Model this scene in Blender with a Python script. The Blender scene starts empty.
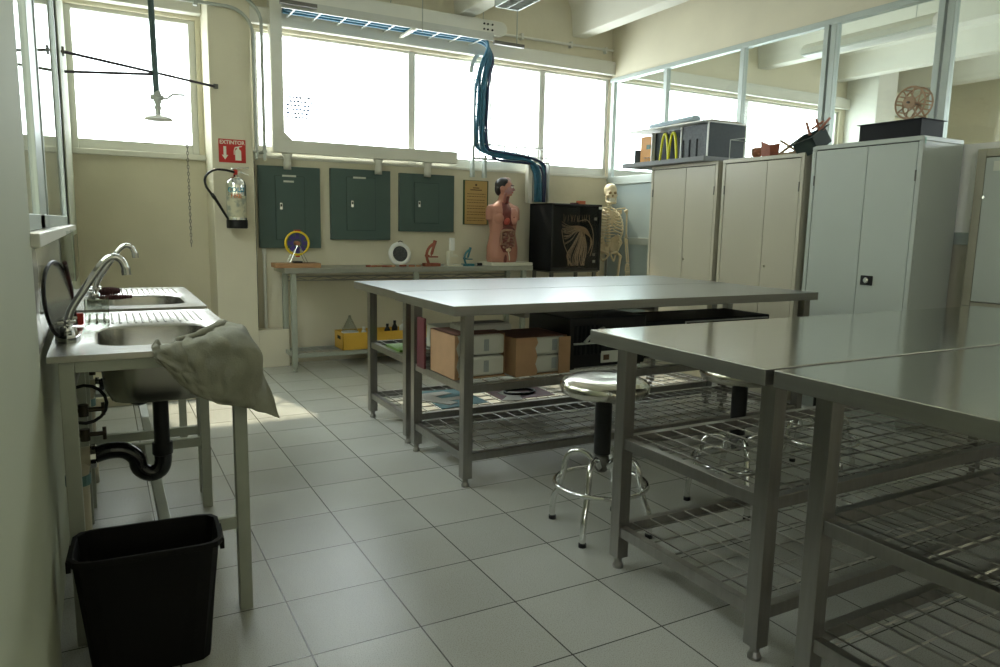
import bpy, bmesh, math, random
from mathutils import Vector, Matrix, Euler
random.seed(7)
PI = math.pi
SC = bpy.context.scene
COL = SC.collection

# ---------------------------------------------------------------- camera, sky, sun, exposure
cam = bpy.data.cameras.new('camera')
cam.sensor_width = 36.0
cam.lens = 724.25 / 1000 * 36.0
cam.clip_start = 0.02
camo = bpy.data.objects.new('camera', cam)
COL.objects.link(camo)
YAW, PITCH, ROLL = 0.50303, 0.146467, 0.0196893
fw = Vector((math.sin(YAW)*math.cos(PITCH), math.cos(YAW)*math.cos(PITCH), -math.sin(PITCH)))
rt = Vector((math.cos(YAW), -math.sin(YAW), 0)); up = rt.cross(fw)
r2 = rt*math.cos(ROLL) + up*math.sin(ROLL); u2 = up*math.cos(ROLL) - rt*math.sin(ROLL)
M = Matrix((( r2.x, u2.x, -fw.x), (r2.y, u2.y, -fw.y), (r2.z, u2.z, -fw.z))).to_4x4()
M.translation = Vector((-0.489, -2.364, 1.279))
camo.matrix_world = M
SC.camera = camo

world = bpy.data.worlds.new('world'); SC.world = world
world.use_nodes = True
wn = world.node_tree.nodes; wl = world.node_tree.links
bgn = wn['Background']
bgn.inputs['Color'].default_value = (0.93, 0.97, 1.0, 1)
bgn.inputs['Strength'].default_value = 5.0

sun = bpy.data.lights.new('sun', 'SUN'); sun.energy = 3.0; sun.angle = math.radians(1.2); sun.color = (1, .86, .66)
suno = bpy.data.objects.new('sun', sun); COL.objects.link(suno)
suno.rotation_euler = Vector((0.21, -1.0, -1.24)).to_track_quat('-Z', 'Y').to_euler()

ZC0 = 3.78
def portal(name, loc, rot, sx, sy):
    l = bpy.data.lights.new(name, 'AREA'); l.shape = 'RECTANGLE'; l.size = sx; l.size_y = sy
    l.cycles.is_portal = True
    o = bpy.data.objects.new(name, l); COL.objects.link(o); o.location = loc; o.rotation_euler = rot
portal('portal_back', (2.6, 4.36, 2.42), (-PI/2, 0, 0), 3.9, 1.0)
portal('portal_neighbour', (6.5, 4.36, 2.42), (-PI/2, 0, 0), 3.8, 1.0)
portal('portal_niche', (-.17, 4.7, 2.42), (-PI/2, 0, 0), 1.0, 1.1)
portal('portal_added_passage', (-1.7, 2.0, ZC0), (0, 0, 0), 1.6, 6.0)
portal('portal_added_left', (-.88, -4.55, 2.1), (0, -PI/2, 0), 1.6, 1.3)
portal('portal_added_far', (10.6, -1.7, 2.05), (0, PI/2, 0), 1.7, 5.8)

SC.view_settings.view_transform = 'Standard'
SC.view_settings.look = 'None'
SC.view_settings.gamma = 1.0
SC.view_settings.use_curve_mapping = False
SC.view_settings.exposure = 1.08

# ---------------------------------------------------------------- materials
MATS = {}
def mat(name, col, rough=.5, metal=0.0, var=.06, vscale=6.0, bump=0.0, bscale=40.0, spec=.5, coat=0.0, stretch=None, col2=None, lo=.45, hi=.6):
    if name in MATS: return MATS[name]
    m = bpy.data.materials.new(name); m.use_nodes = True
    nt = m.node_tree; b = nt.nodes['Principled BSDF']
    b.inputs['Roughness'].default_value = rough; b.inputs['Metallic'].default_value = metal
    b.inputs['Specular IOR Level'].default_value = spec
    b.inputs['Coat Weight'].default_value = coat
    tc = nt.nodes.new('ShaderNodeTexCoord'); mp = nt.nodes.new('ShaderNodeMapping')
    nt.links.new(tc.outputs['Object'], mp.inputs['Vector'])
    if stretch: mp.inputs['Scale'].default_value = stretch
    n = nt.nodes.new('ShaderNodeTexNoise'); n.inputs['Scale'].default_value = vscale; n.inputs['Detail'].default_value = 5
    nt.links.new(mp.outputs['Vector'], n.inputs['Vector'])
    rp = nt.nodes.new('ShaderNodeValToRGB')
    if col2 is None:
        rp.color_ramp.elements[0].position = .25; rp.color_ramp.elements[1].position = .75
        rp.color_ramp.elements[0].color = (*[c*(1-var) for c in col], 1)
        rp.color_ramp.elements[1].color = (*[min(1, c*(1+var)) for c in col], 1)
    else:
        rp.color_ramp.elements[0].position = lo; rp.color_ramp.elements[1].position = hi
        rp.color_ramp.elements[0].color = (*col, 1); rp.color_ramp.elements[1].color = (*col2, 1)
    nt.links.new(n.outputs['Fac'], rp.inputs['Fac']); nt.links.new(rp.outputs['Color'], b.inputs['Base Color'])
    if bump:
        n2 = nt.nodes.new('ShaderNodeTexNoise'); n2.inputs['Scale'].default_value = bscale; n2.inputs['Detail'].default_value = 3
        nt.links.new(mp.outputs['Vector'], n2.inputs['Vector'])
        bp = nt.nodes.new('ShaderNodeBump'); bp.inputs['Strength'].default_value = bump; bp.inputs['Distance'].default_value = .01
        nt.links.new(n2.outputs['Fac'], bp.inputs['Height']); nt.links.new(bp.outputs['Normal'], b.inputs['Normal'])
    MATS[name] = m
    return m

def glass_mat(name, tint=(.94, .97, .96), f0=.04):
    m = bpy.data.materials.new(name); m.use_nodes = True
    nt = m.node_tree; nt.nodes.clear()
    o = nt.nodes.new('ShaderNodeOutputMaterial'); mx = nt.nodes.new('ShaderNodeMixShader')
    tr = nt.nodes.new('ShaderNodeBsdfTransparent'); gl = nt.nodes.new('ShaderNodeBsdfGlossy'); lw = nt.nodes.new('ShaderNodeLayerWeight')
    pw = nt.nodes.new('ShaderNodeMath'); pw.operation = 'POWER'; pw.inputs[1].default_value = 5
    fr = nt.nodes.new('ShaderNodeMath'); fr.operation = 'MULTIPLY_ADD'; fr.inputs[1].default_value = .96; fr.inputs[2].default_value = f0
    lw.inputs[0].default_value = .5; nt.links.new(lw.outputs['Facing'], pw.inputs[0]); nt.links.new(pw.outputs[0], fr.inputs[0])
    tr.inputs['Color'].default_value = (*tint, 1); gl.inputs['Roughness'].default_value = .01
    nt.links.new(fr.outputs[0], mx.inputs[0]); nt.links.new(tr.outputs[0], mx.inputs[1]); nt.links.new(gl.outputs[0], mx.inputs[2])
    nt.links.new(mx.outputs[0], o.inputs[0]); return m

def tile_mat():
    m = bpy.data.materials.new('floor_tile'); m.use_nodes = True
    nt = m.node_tree; b = nt.nodes['Principled BSDF']; L = nt.links.new
    tc = nt.nodes.new('ShaderNodeTexCoord')
    br = nt.nodes.new('ShaderNodeTexBrick'); br.offset = 0; br.squash = 1
    br.inputs['Scale'].default_value = 1; br.inputs['Brick Width'].default_value = .35; br.inputs['Row Height'].default_value = .35
    br.inputs['Mortar Size'].default_value = .0026; br.inputs['Mortar Smooth'].default_value = .1
    br.inputs['Color1'].default_value = (.45, .455, .42, 1); br.inputs['Color2'].default_value = (.52, .525, .485, 1)
    br.inputs['Mortar'].default_value = (.10, .10, .09, 1)
    L(tc.outputs['Object'], br.inputs['Vector'])
    sp = nt.nodes.new('ShaderNodeTexNoise'); sp.inputs['Scale'].default_value = 260; sp.inputs['Detail'].default_value = 2
    L(tc.outputs['Object'], sp.inputs['Vector'])
    rp = nt.nodes.new('ShaderNodeValToRGB'); rp.color_ramp.elements[0].position = .34; rp.color_ramp.elements[1].position = .5
    rp.color_ramp.elements[0].color = (.66, .65, .6, 1); rp.color_ramp.elements[1].color = (1, 1, 1, 1)
    L(sp.outputs['Fac'], rp.inputs['Fac'])
    mx = nt.nodes.new('ShaderNodeMixRGB'); mx.blend_type = 'MULTIPLY'; mx.inputs[0].default_value = .8
    L(br.outputs['Color'], mx.inputs[1]); L(rp.outputs['Color'], mx.inputs[2])
    n2 = nt.nodes.new('ShaderNodeTexNoise'); n2.inputs['Scale'].default_value = 1.6; n2.inputs['Detail'].default_value = 5
    L(tc.outputs['Object'], n2.inputs['Vector'])
    r2_ = nt.nodes.new('ShaderNodeValToRGB'); r2_.color_ramp.elements[0].position = .3; r2_.color_ramp.elements[1].position = .7
    r2_.color_ramp.elements[0].color = (.88, .87, .84, 1); r2_.color_ramp.elements[1].color = (1, 1, 1, 1)
    L(n2.outputs['Fac'], r2_.inputs['Fac'])
    mx2 = nt.nodes.new('ShaderNodeMixRGB'); mx2.blend_type = 'MULTIPLY'; mx2.inputs[0].default_value = 1
    L(mx.outputs[0], mx2.inputs[1]); L(r2_.outputs['Color'], mx2.inputs[2])
    L(mx2.outputs[0], b.inputs['Base Color'])
    b.inputs['Roughness'].default_value = .24
    bp = nt.nodes.new('ShaderNodeBump'); bp.inputs['Strength'].default_value = .3; bp.inputs['Distance'].default_value = .002
    L(sp.outputs['Fac'], bp.inputs['Height'])
    bp2 = nt.nodes.new('ShaderNodeBump'); bp2.inputs['Strength'].default_value = .6; bp2.inputs['Distance'].default_value = .002; bp2.invert = True
    L(br.outputs['Fac'], bp2.inputs['Height']); L(bp.outputs['Normal'], bp2.inputs['Normal']); L(bp2.outputs['Normal'], b.inputs['Normal'])
    return m

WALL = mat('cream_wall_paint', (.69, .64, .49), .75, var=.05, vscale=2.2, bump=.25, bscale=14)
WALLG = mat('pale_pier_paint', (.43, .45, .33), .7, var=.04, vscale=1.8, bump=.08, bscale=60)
CEIL = mat('white_ceiling_paint', (.72, .70, .61), .8, var=.03, bump=.05)
WHITE = mat('white_trim_paint', (.70, .69, .61), .45, var=.03)
ALU = mat('aluminium_frame', (.44, .49, .46), .42, .4, var=.04)
WFRAME = mat('pale_window_frame', (.66, .66, .60), .4, .0, var=.03)
BLUEP = mat('blue_grey_panel', (.36, .43, .43), .35, var=.05, vscale=2)
STEEL = mat('brushed_steel', (.58, .57, .52), .22, 1.0, var=.05, vscale=4, stretch=(1, 14, 1), bump=.012, bscale=9)
TOPST = mat('polished_steel_top', (.60, .60, .56), .13, 1.0, var=.03, vscale=3, stretch=(1, 10, 1), bump=.018, bscale=5)
DULLTOP = mat('worn_steel_top', (.43, .45, .45), .30, 1.0, var=.03, vscale=3, stretch=(1, 10, 1), bump=.01, bscale=5)
EDGESHADE = mat('shaded_folded_edge', (.36, .355, .33), .34, 1.0, var=.06, vscale=6, stretch=(1, 1, 12))  # table sides: folded steel with their shade baked into a darker colour
LEGST = mat('steel_tube', (.29, .28, .26), .32, 1.0, var=.08, vscale=8, stretch=(8, 8, .6))
WIRE = mat('steel_wire', (.42, .41, .38), .30, 1.0, var=.05)
DARKST = mat('dark_steel_channel', (.16, .155, .14), .5, .6, var=.1)
SINKST = mat('sink_steel', (.42, .41, .37), .26, 1.0, var=.06, vscale=7, bump=.01, bscale=30)
FRAMEG = mat('grey_green_painted_tube', (.38, .40, .33), .42, .25, var=.08, vscale=12)
CHROME = mat('chrome', (.72, .73, .71), .08, 1.0, var=.02)
BLACKPL = mat('black_plastic', (.008, .008, .008), .38, spec=.35, var=.15, vscale=30)
BINPL = mat('black_bin_plastic', (.006, .0055, .005), .6, spec=.2, var=.1, vscale=60, bump=.03, bscale=300)
BLACKMT = mat('matt_black', (.006, .007, .009), .6, spec=.2, var=.1)
BEIGECAB = mat('beige_enamel', (.50, .47, .37), .32, .0, var=.03, vscale=2, bump=.03, bscale=2.5)
GREYCAB = mat('grey_green_enamel', (.46, .50, .455), .33, .0, var=.03, vscale=2, bump=.02, bscale=2.5)
GREYDK = mat('grey_olive_enamel', (.30, .31, .26), .35, .0, var=.03, vscale=2)
GREENP = mat('dark_green_panel', (.060, .10, .088), .42, var=.05, vscale=3)
GREENL = mat('panel_groove', (.02, .04, .035), .5)
PALE = mat('pale_label', (.65, .66, .58), .5)
WOOD = mat('tan_wood', (.38, .21, .10), .55, var=.18, vscale=10, stretch=(1, 9, 9))
WOODL = mat('light_balsa', (.40, .27, .17), .6, var=.15, vscale=14)
RUST = mat('red_brown_wood', (.30, .085, .045), .6, var=.2, vscale=20)
CARD = mat('cardboard', (.42, .25, .13), .75, var=.08, vscale=14)
CARDD = mat('cardboard_inside', (.16, .07, .045), .8, var=.1)
STYRO = mat('off_white_tray', (.55, .55, .47), .6, var=.04)
CREAMP = mat('cream_plastic', (.70, .68, .56), .4, var=.03)
WHITEPL = mat('white_plastic', (.80, .80, .76), .35, var=.02)
YELLOW = mat('yellow_painted_tray', (.62, .36, .04), .5, var=.06)
YELP = mat('yellow_plastic', (.80, .58, .02), .35, var=.03)
PURPLE = mat('dark_purple', (.06, .04, .20), .5, var=.2)
RED = mat('sign_red', (.52, .025, .02), .45, var=.04)
REDPL = mat('red_plastic', (.55, .03, .02), .35, var=.05)
SIGNW = mat('sign_white', (.80, .78, .66), .5, var=.02)
BLUEC = mat('blue_cable', (.025, .13, .21), .4, var=.2, vscale=30)
NAVYC = mat('navy_cable', (.02, .03, .09), .4, var=.2)
GREYPL = mat('grey_conduit', (.42, .44, .40), .45, .1, var=.05)
CLOTH = mat('grey_green_cloth', (.25, .245, .185), .9, var=.30, vscale=9, bump=.3, bscale=200)
PVC = mat('tan_pvc', (.46, .42, .30), .5, var=.06)
PVCB = mat('blue_pipe_cement', (.10, .20, .19), .5, var=.1)
BRUSH = mat('brush_bristles', (.07, .018, .015), .9, var=.3, vscale=200, bump=.8, bscale=300)
SKIN = mat('torso_pink', (.46, .21, .15), .42, var=.07, vscale=7)
FACE = mat('torso_face', (.42, .22, .22), .4, var=.06, vscale=12)
MUSCLE = mat('muscle_red', (.17, .035, .03), .4, var=.3, vscale=30)
ORGAN = mat('organ_mix', (.20, .06, .05), .35, col2=(.36, .22, .15), vscale=26)
HAIRM = mat('painted_black_hair', (.015, .013, .015), .35, var=.1)
BONEM = mat('bone_plastic', (.66, .56, .36), .45, var=.10, vscale=18)
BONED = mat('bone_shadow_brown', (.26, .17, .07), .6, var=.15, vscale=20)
TEAL = mat('teal_paper', (.04, .14, .15), .6, var=.1)
MAROON = mat('maroon_board', (.10, .014, .022), .55, var=.1)
GREYPAP = mat('grey_board', (.40, .38, .33), .7, var=.08)
MODELG = mat('model_grey_stone', (.13, .14, .155), .7, var=.25, vscale=60)
MODELD = mat('model_dark_slate', (.022, .032, .036), .6, var=.2, vscale=40)
MODELB = mat('model_base_grey', (.25, .26, .27), .7, var=.05)
ARCH = mat('arch_yellow', (.72, .70, .02), .4, var=.04)
ORANGE = mat('orange_card', (.58, .27, .05), .6, var=.05)
PAPERB = mat('pale_blue_paper', (.42, .52, .60), .6, var=.04)
PAPERT = mat('tan_paper', (.58, .50, .38), .7, var=.06)
POSTER = mat('ochre_poster', (.50, .33, .12), .45, var=.05)
POSTERG = mat('green_poster_edge', (.03, .08, .03), .5)
INK = mat('poster_ink', (.10, .05, .02), .6)
LAMPD = mat('lamp_diffuser', (.80, .80, .76), .4)
TEALPL = mat('teal_plastic', (.02, .14, .18), .35, var=.05)
TILEW = mat('pale_wall_tile', (.60, .58, .52), .12, var=.03)
TERRA = mat('terracotta_bits', (.40, .17, .09), .7, var=.2, vscale=30)
BRIGHTB = mat('white_board', (.93, .92, .86), .4, var=.02)
NERVE = mat('nerve_model_tan', (.34, .22, .13), .5, var=.3, vscale=60)
LABELC = mat('extinguisher_label', (.55, .52, .36), .4, col2=(.30, .32, .26), vscale=22)
LBLUE = mat('label_blue', (.02, .22, .32), .4)
LRED = mat('label_orange', (.55, .14, .02), .4)
GLASS = glass_mat('window_glass'); GLASSP = glass_mat('partition_glass', (.90, .94, .93)); CLEAR = glass_mat('clear_acrylic', (.88, .90, .88))
TILE = tile_mat()

# ---------------------------------------------------------------- mesh building
def rmat(axis, ang): return Matrix.Rotation(ang, 4, axis)
def frame_to(d):
    d = Vector(d).normalized()
    return d.to_track_quat('Z', 'Y').to_matrix()
class MB:
    def __init__(s): s.bm = bmesh.new()
    def box(s, x0, x1, y0, y1, z0, z1, m=None):
        vs = [s.bm.verts.new((x, y, z)) for x in (x0, x1) for y in (y0, y1) for z in (z0, z1)]
        if m is not None:
            for v in vs: v.co = m @ v.co
        for f in ((0,1,3,2),(4,6,7,5),(0,4,5,1),(2,3,7,6),(0,2,6,4),(1,5,7,3)): s.bm.faces.new([vs[i] for i in f])
        return s
    def cb(s, c, sz, m=None):
        c = Vector(c); h = Vector(sz)/2
        if m is None: return s.box(c.x-h.x, c.x+h.x, c.y-h.y, c.y+h.y, c.z-h.z, c.z+h.z)
        return s.box(-h.x, h.x, -h.y, h.y, -h.z, h.z, Matrix.Translation(c) @ m.to_4x4())
    def loft(s, rings, closed=True, caps=True):
        R_ = [[s.bm.verts.new(p) for p in r] for r in rings]
        n = len(R_[0])
        for a, b in zip(R_, R_[1:]):
            for i in range(n if closed else n-1):
                j = (i+1) % n
                s.bm.faces.new((a[i], a[j], b[j], b[i]))
        if caps and closed:
            s.bm.faces.new(list(reversed(R_[0]))); s.bm.faces.new(R_[-1])
        return s
    def tube(s, pts, r, seg=8, closed=False, caps=True):
        pts = [Vector(p) for p in pts]; n = len(pts)
        rs = r if isinstance(r, (list, tuple)) else [r]*n
        rings = []; prev = None
        for i, p in enumerate(pts):
            if closed: t = pts[(i+1) % n] - pts[i-1]
            else: t = pts[min(i+1, n-1)] - pts[max(i-1, 0)]
            t.normalize()
            if prev is None:
                a = Vector((0, 0, 1)) if abs(t.z) < .9 else Vector((1, 0, 0))
                u = t.cross(a).normalized()
            else:
                u = (prev - t*prev.dot(t)).normalized()
            prev = u; w = t.cross(u)
            rings.append([p + (u*math.cos(2*PI*k/seg) + w*math.sin(2*PI*k/seg))*rs[i] for k in range(seg)])
        if closed: rings.append(rings[0])
        if closed:
            R_ = [[s.bm.verts.new(q) for q in rr] for rr in rings[:-1]]; R_.append(R_[0])
            for a, b in zip(R_, R_[1:]):
                for i in range(seg):
                    j = (i+1) % seg; s.bm.faces.new((a[i], a[j], b[j], b[i]))
            return s
        return s.loft(rings, True, caps)
    def cyl(s, a, b, r0, r1=None, seg=16): return s.tube([a, b], [r0, r0 if r1 is None else r1], seg)
    def lathe(s, prof, c=(0, 0, 0), seg=24, caps=True, m=None):
        rings = []
        for r, z in prof:
            ring = [Vector((r*math.cos(2*PI*k/seg), r*math.sin(2*PI*k/seg), z)) for k in range(seg)]
            if m is not None: ring = [m @ q for q in ring]
            rings.append([q + Vector(c) for q in ring])
        return s.loft(rings, True, caps)
    def ell(s, c, r, m=None, seg=14, rings=9):
        c = Vector(c); R_ = []
        for i in range(1, rings):
            th = PI*i/rings
            q = [Vector((r[0]*math.sin(th)*math.cos(2*PI*k/seg), r[1]*math.sin(th)*math.sin(2*PI*k/seg), -r[2]*math.cos(th))) for k in range(seg)]
            if m is not None: q = [m @ v for v in q]
            R_.append([v + c for v in q])
        return s.loft(R_)
    def prism(s, poly, z0, z1, m=None):
        a = [Vector((p[0], p[1], z0)) for p in poly]; b = [Vector((p[0], p[1], z1)) for p in poly]
        if m is not None: a = [m @ v for v in a]; b = [m @ v for v in b]
        return s.loft([a, b])
    def grid(s, f, nu, nv):
        V = [[s.bm.verts.new(f(i/(nu-1), j/(nv-1))) for i in range(nu)] for j in range(nv)]
        for j in range(nv-1):
            for i in range(nu-1): s.bm.faces.new((V[j][i], V[j][i+1], V[j+1][i+1], V[j+1][i]))
        return s
    def rot(s, m, c=(0, 0, 0)):
        for v in s.bm.verts: v.co = (m.to_4x4() @ (v.co - Vector(c))) + Vector(c)
        return s
    def build(s, name, m, parent=None, smooth=False, bevel=0.0, world=True, solid=0.0, sub=0, seg=2):
        bm = s.bm
        bmesh.ops.recalc_face_normals(bm, faces=bm.faces)
        if parent is not None and world:
            p = parent
            off = Vector((0, 0, 0))
            while p is not None: off += p.location; p = p.parent
            for v in bm.verts: v.co -= off
        me = bpy.data.meshes.new(name); bm.to_mesh(me); bm.free()
        me.materials.append(m)
        if smooth:
            for f in me.polygons: f.use_smooth = True
        o = bpy.data.objects.new(name, me); COL.objects.link(o)
        if parent is not None: o.parent = parent
        if solid:
            md = o.modifiers.new('solid', 'SOLIDIFY'); md.thickness = solid; md.offset = 0
        if bevel:
            md = o.modifiers.new('bevel', 'BEVEL'); md.width = bevel; md.segments = seg; md.limit_method = 'ANGLE'; md.angle_limit = math.radians(40)
        if sub:
            md = o.modifiers.new('sub', 'SUBSURF'); md.levels = sub; md.render_levels = sub
        if smooth:
            try:
                md = o.modifiers.new('wn', 'WEIGHTED_NORMAL'); md.keep_sharp = False
            except Exception: pass
        return o
def tag(o, label, cat, group=None, kind=None):
    if label: o['label'] = label
    if cat: o['category'] = cat
    if group: o['group'] = group
    if kind: o['kind'] = kind
    return o
def thing(name, label, cat, loc=(0, 0, 0), rotz=0, group=None):
    o = bpy.data.objects.new(name, None); COL.objects.link(o)
    o.location = loc; o.rotation_euler = (0, 0, rotz); o.empty_display_size = .1
    return tag(o, label, cat, group)
def dup(root, loc, rotz=None, label=None, group=None):
    r = root.copy(); COL.objects.link(r); r.location = loc
    if rotz is not None: r.rotation_euler = (0, 0, rotz)
    if label: r['label'] = label
    if group: r['group'] = group
    for ch in list(root.children):
        c = ch.copy(); COL.objects.link(c); c.parent = r
        for g in list(ch.children):
            d = g.copy(); COL.objects.link(d); d.parent = c
    return r
def structure(o, label=None):
    o['kind'] = 'structure'
    if label: o['label'] = label
    return o
def text_mesh(name, s, size, m, mtx, parent, extrude=.0006, bold=False, sx=1.0):
    cu = bpy.data.curves.new(name, 'FONT'); cu.body = s; cu.size = size; cu.extrude = extrude; cu.align_x = 'CENTER'; cu.align_y = 'CENTER'
    if bold: cu.offset = size*.02
    t = bpy.data.objects.new(name, cu); COL.objects.link(t)
    dg = bpy.context.evaluated_depsgraph_get(); dg.update()
    me = bpy.data.meshes.new_from_object(t.evaluated_get(dg))
    bpy.data.objects.remove(t); 
    off = Vector((0, 0, 0)); p = parent
    while p is not None: off += p.location; p = p.parent
    S = Matrix.Diagonal((sx, 1, 1, 1))
    for v in me.vertices: v.co = (mtx @ S @ v.co) - off
    me.materials.clear(); me.materials.append(m)
    o = bpy.data.objects.new(name, me); COL.objects.link(o); o.parent = parent
    return o
def arc(c, r, a0, a1, n, ax='xz'):
    out = []
    for i in range(n+1):
        a = a0 + (a1-a0)*i/n
        u, v = r*math.cos(a), r*math.sin(a)
        if ax == 'xz': out.append(Vector((c[0]+u, c[1], c[2]+v)))
        elif ax == 'yz': out.append(Vector((c[0], c[1]+u, c[2]+v)))
        else: out.append(Vector((c[0]+u, c[1]+v, c[2])))
    return out
def smooth_path(pts, n=6):
    pts = [Vector(p) for p in pts]; out = []
    P = [pts[0]] + pts + [pts[-1]]
    for i in range(1, len(P)-2):
        for k in range(n):
            t = k/n
            a, b, c, d = P[i-1], P[i], P[i+1], P[i+2]
            out.append(.5*((2*b) + (-a+c)*t + (2*a-5*b+4*c-d)*t*t + (-a+3*b-3*c+d)*t*t*t))
    out.append(pts[-1]); return out

# ---------------------------------------------------------------- the room
XL, YB, XP, ZC = -.65, 4.31, 4.51, 3.78
structure(MB().box(-.9, 10.6, -5.7, 5.0, -.12, 0).build('floor', TILE))
structure(MB().box(-.9, 10.6, -5.7, 5.0, ZC, ZC+.1).build('ceiling', CEIL))
b = MB()
b.box(.687, 10.6, YB, YB+.16, 0, 1.85)
b.box(.687, 10.6, YB, YB+.16, 2.90, ZC)
b.box(.687, .735, YB, YB+.16, 1.85, 2.90)
b.box(8.35, 10.6, YB, YB+.16, 1.85, 2.90)
b.box(4.51, 4.55, YB+.03, YB+.16, 1.85, 2.90)
structure(b.build('wall_back', WALL))
structure(MB().box(.357, .687, 4.163, 4.95, 0, ZC).build('wall_pier', WALL, bevel=.006))
structure(MB().box(.687, .95, 4.166, YB, 0, .335).build('trim_1', WALL, bevel=.004))
b = MB()
b.box(-.9, .357, 4.605, 4.75, 0, 1.84); b.box(-.9, .357, 4.605, 4.75, 2.97, ZC); b.box(-.9, -.66, 4.605, 4.75, 1.84, 2.97); b.box(.315, .357, 4.605, 4.75, 1.84, 2.97)
structure(b.build('wall_niche', WALL))
structure(MB().box(XL, .357, 3.171, 4.605, 0, .065).build('trim_2', WALL, bevel=.005))
# ledge above the windows, and the one over the niche window
structure(MB().box(.687, 10.6, YB-.07, YB, 2.93, 3.07).build('trim_3', WHITE, bevel=.01))
structure(MB().box(XL, .357, 4.50, 4.605, 3.0, 3.12).build('trim_4', WHITE, bevel=.01))
# left wall
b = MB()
b.box(-.9, XL, -3.9, -.084, 0, ZC); b.box(-.9, XL, -5.7, -3.9, 0, 1.3); b.box(-.9, XL, -5.7, -3.9, 2.9, ZC); b.box(-.9, XL, -5.7, -5.2, 1.3, 2.9)  # unseen window opening behind the camera, added to let in fill daylight
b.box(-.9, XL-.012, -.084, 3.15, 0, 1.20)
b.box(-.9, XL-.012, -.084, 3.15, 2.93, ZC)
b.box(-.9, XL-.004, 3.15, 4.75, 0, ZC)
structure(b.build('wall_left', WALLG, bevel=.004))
structure(MB().box(XL-.05, XL+.022, -.10, 3.17, 1.20, 1.238).build('trim_5', WHITE, bevel=.004))
structure(MB().box(XL-.012, XL-.006, -.07, 3.14, .90, 1.19).build('trim_6', TILEW))
b = MB(); b.box(-.9, 10.6, -5.75, -5.6, 0, ZC)
structure(b.build('wall_front', WALL))
# neighbouring room beyond the partition
b = MB(); b.box(10.5, 10.65, -5.7, 4.4, 0, 1.2); b.box(10.5, 10.65, -5.7, 4.4, 2.9, ZC); b.box(10.5, 10.65, 1.2, 4.4, 1.2, 2.9); b.box(10.5, 10.65, -5.7, -4.6, 1.2, 2.9)  # wide opening in this wall is added, out of view, to brighten the room
structure(b.build('wall_right', WALL))
structure(MB().box(8.45, 8.85, 3.85, YB, 0, ZC).build('trim_7', WHITE, bevel=.01))
structure(MB().box(8.3, 8.75, 1.75, 2.15, 0, ZC).build('trim_8', WALL, bevel=.01))
# ceiling beams with flared flanks
def beam(k, xc, y0, y1):
    poly = [(xc-.085, 3.27), (xc+.085, 3.27), (xc+.12, 3.55), (xc+.26, ZC), (xc-.26, ZC), (xc-.12, 3.55)]
    a = [Vector((x, y0, z)) for x, z in poly]; c = [Vector((x, y1, z)) for x, z in poly]
    structure(MB().loft([a, c]).build('trim_%d' % k, CEIL, bevel=.01))
for k, xc in enumerate((-.12, 1.28, 2.70, 4.07, 5.45, 6.83, 8.21, 9.6)):
    beam(9+k, xc, -5.6, YB if xc > .4 else 4.605)
# windows in the back wall
def window(k, x0, x1, z0, z1, y, fw=.05, dep=.06, label=None, lowf=.09):
    b = MB()
    b.box(x0, x0+fw, y, y+dep, z0, z1); b.box(x1-fw, x1, y, y+dep, z0, z1)
    b.box(x0+fw, x1-fw, y, y+dep, z0, z0+lowf); b.box(x0+fw, x1-fw, y, y+dep, z1-fw*.6, z1)
    o = structure(b.build('window_%d' % k, WFRAME, bevel=.004), label)
    MB().box(x0+fw, x1-fw, y+dep*.45, y+dep*.45+.006, z0+lowf, z1-fw*.6).build('pane', GLASS, o)
    return o
window(1, .735, 2.19, 1.85, 2.90, YB+.03, .035)
window(2, 2.19, 3.65, 1.85, 2.90, YB+.03, .035)
window(3, 3.65, 4.50, 1.85, 2.90, YB+.03, .035)
window(4, 4.56, 6.62, 1.85, 2.90, YB+.03, .035)
window(5, 6.62, 8.35, 1.85, 2.90, YB+.03, .04)
window(6, -.66, .315, 1.84, 2.97, 4.64, .055, .07)
structure(MB().box(-.655, .357, 4.56, 4.61, 1.80, 1.845).build('trim_18', WHITE, bevel=.004))
structure(MB().box(.687, 4.5, YB-.02, YB+.03, 1.83, 1.855).build('trim_19', WHITE, bevel=.003))
# sliding windows in the left wall
def lwin(k, y0, y1, sw):
    b = MB(); x0, x1 = -.72, -.668
    b.box(x0, x1, y0, y0+.035, 1.24, 2.93); b.box(x0, x1, y1-sw, y1-sw*.52, 1.24, 2.93); b.box(x0, x1-.006, y1-sw*.5, y1, 1.24, 2.93)
    b.box(x0, x1, y0, y1, 1.24, 1.29); b.box(x0, x1, y0, y1, 2.88, 2.93)
    o = structure(b.build('window_%d' % k, ALU, bevel=.003))
    MB().box(-.684, -.680, y0+.03, y1-sw+.01, 1.28, 2.89).build('pane', GLASS, o)
lwin(9, -.084, 1.11, .45); lwin(10, 1.11, 3.15, .11)
# added roofless white passage behind the left windows bounces daylight into the room
b = MB(); b.box(-2.6, -2.5, -1.0, 5.2, 0, ZC); b.box(-2.5, -.9, -1.1, -1.0, 0, ZC); b.box(-2.5, -.9, 5.0, 5.1, 0, ZC); b.box(-2.6, -.9, -1.1, 5.1, -.1, 0)
structure(b.build('wall_added_passage', WHITE))
structure(MB().box(-.72, -.662, 3.15, 3.19, 1.238, 2.93).build('trim_20', WHITE))

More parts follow.
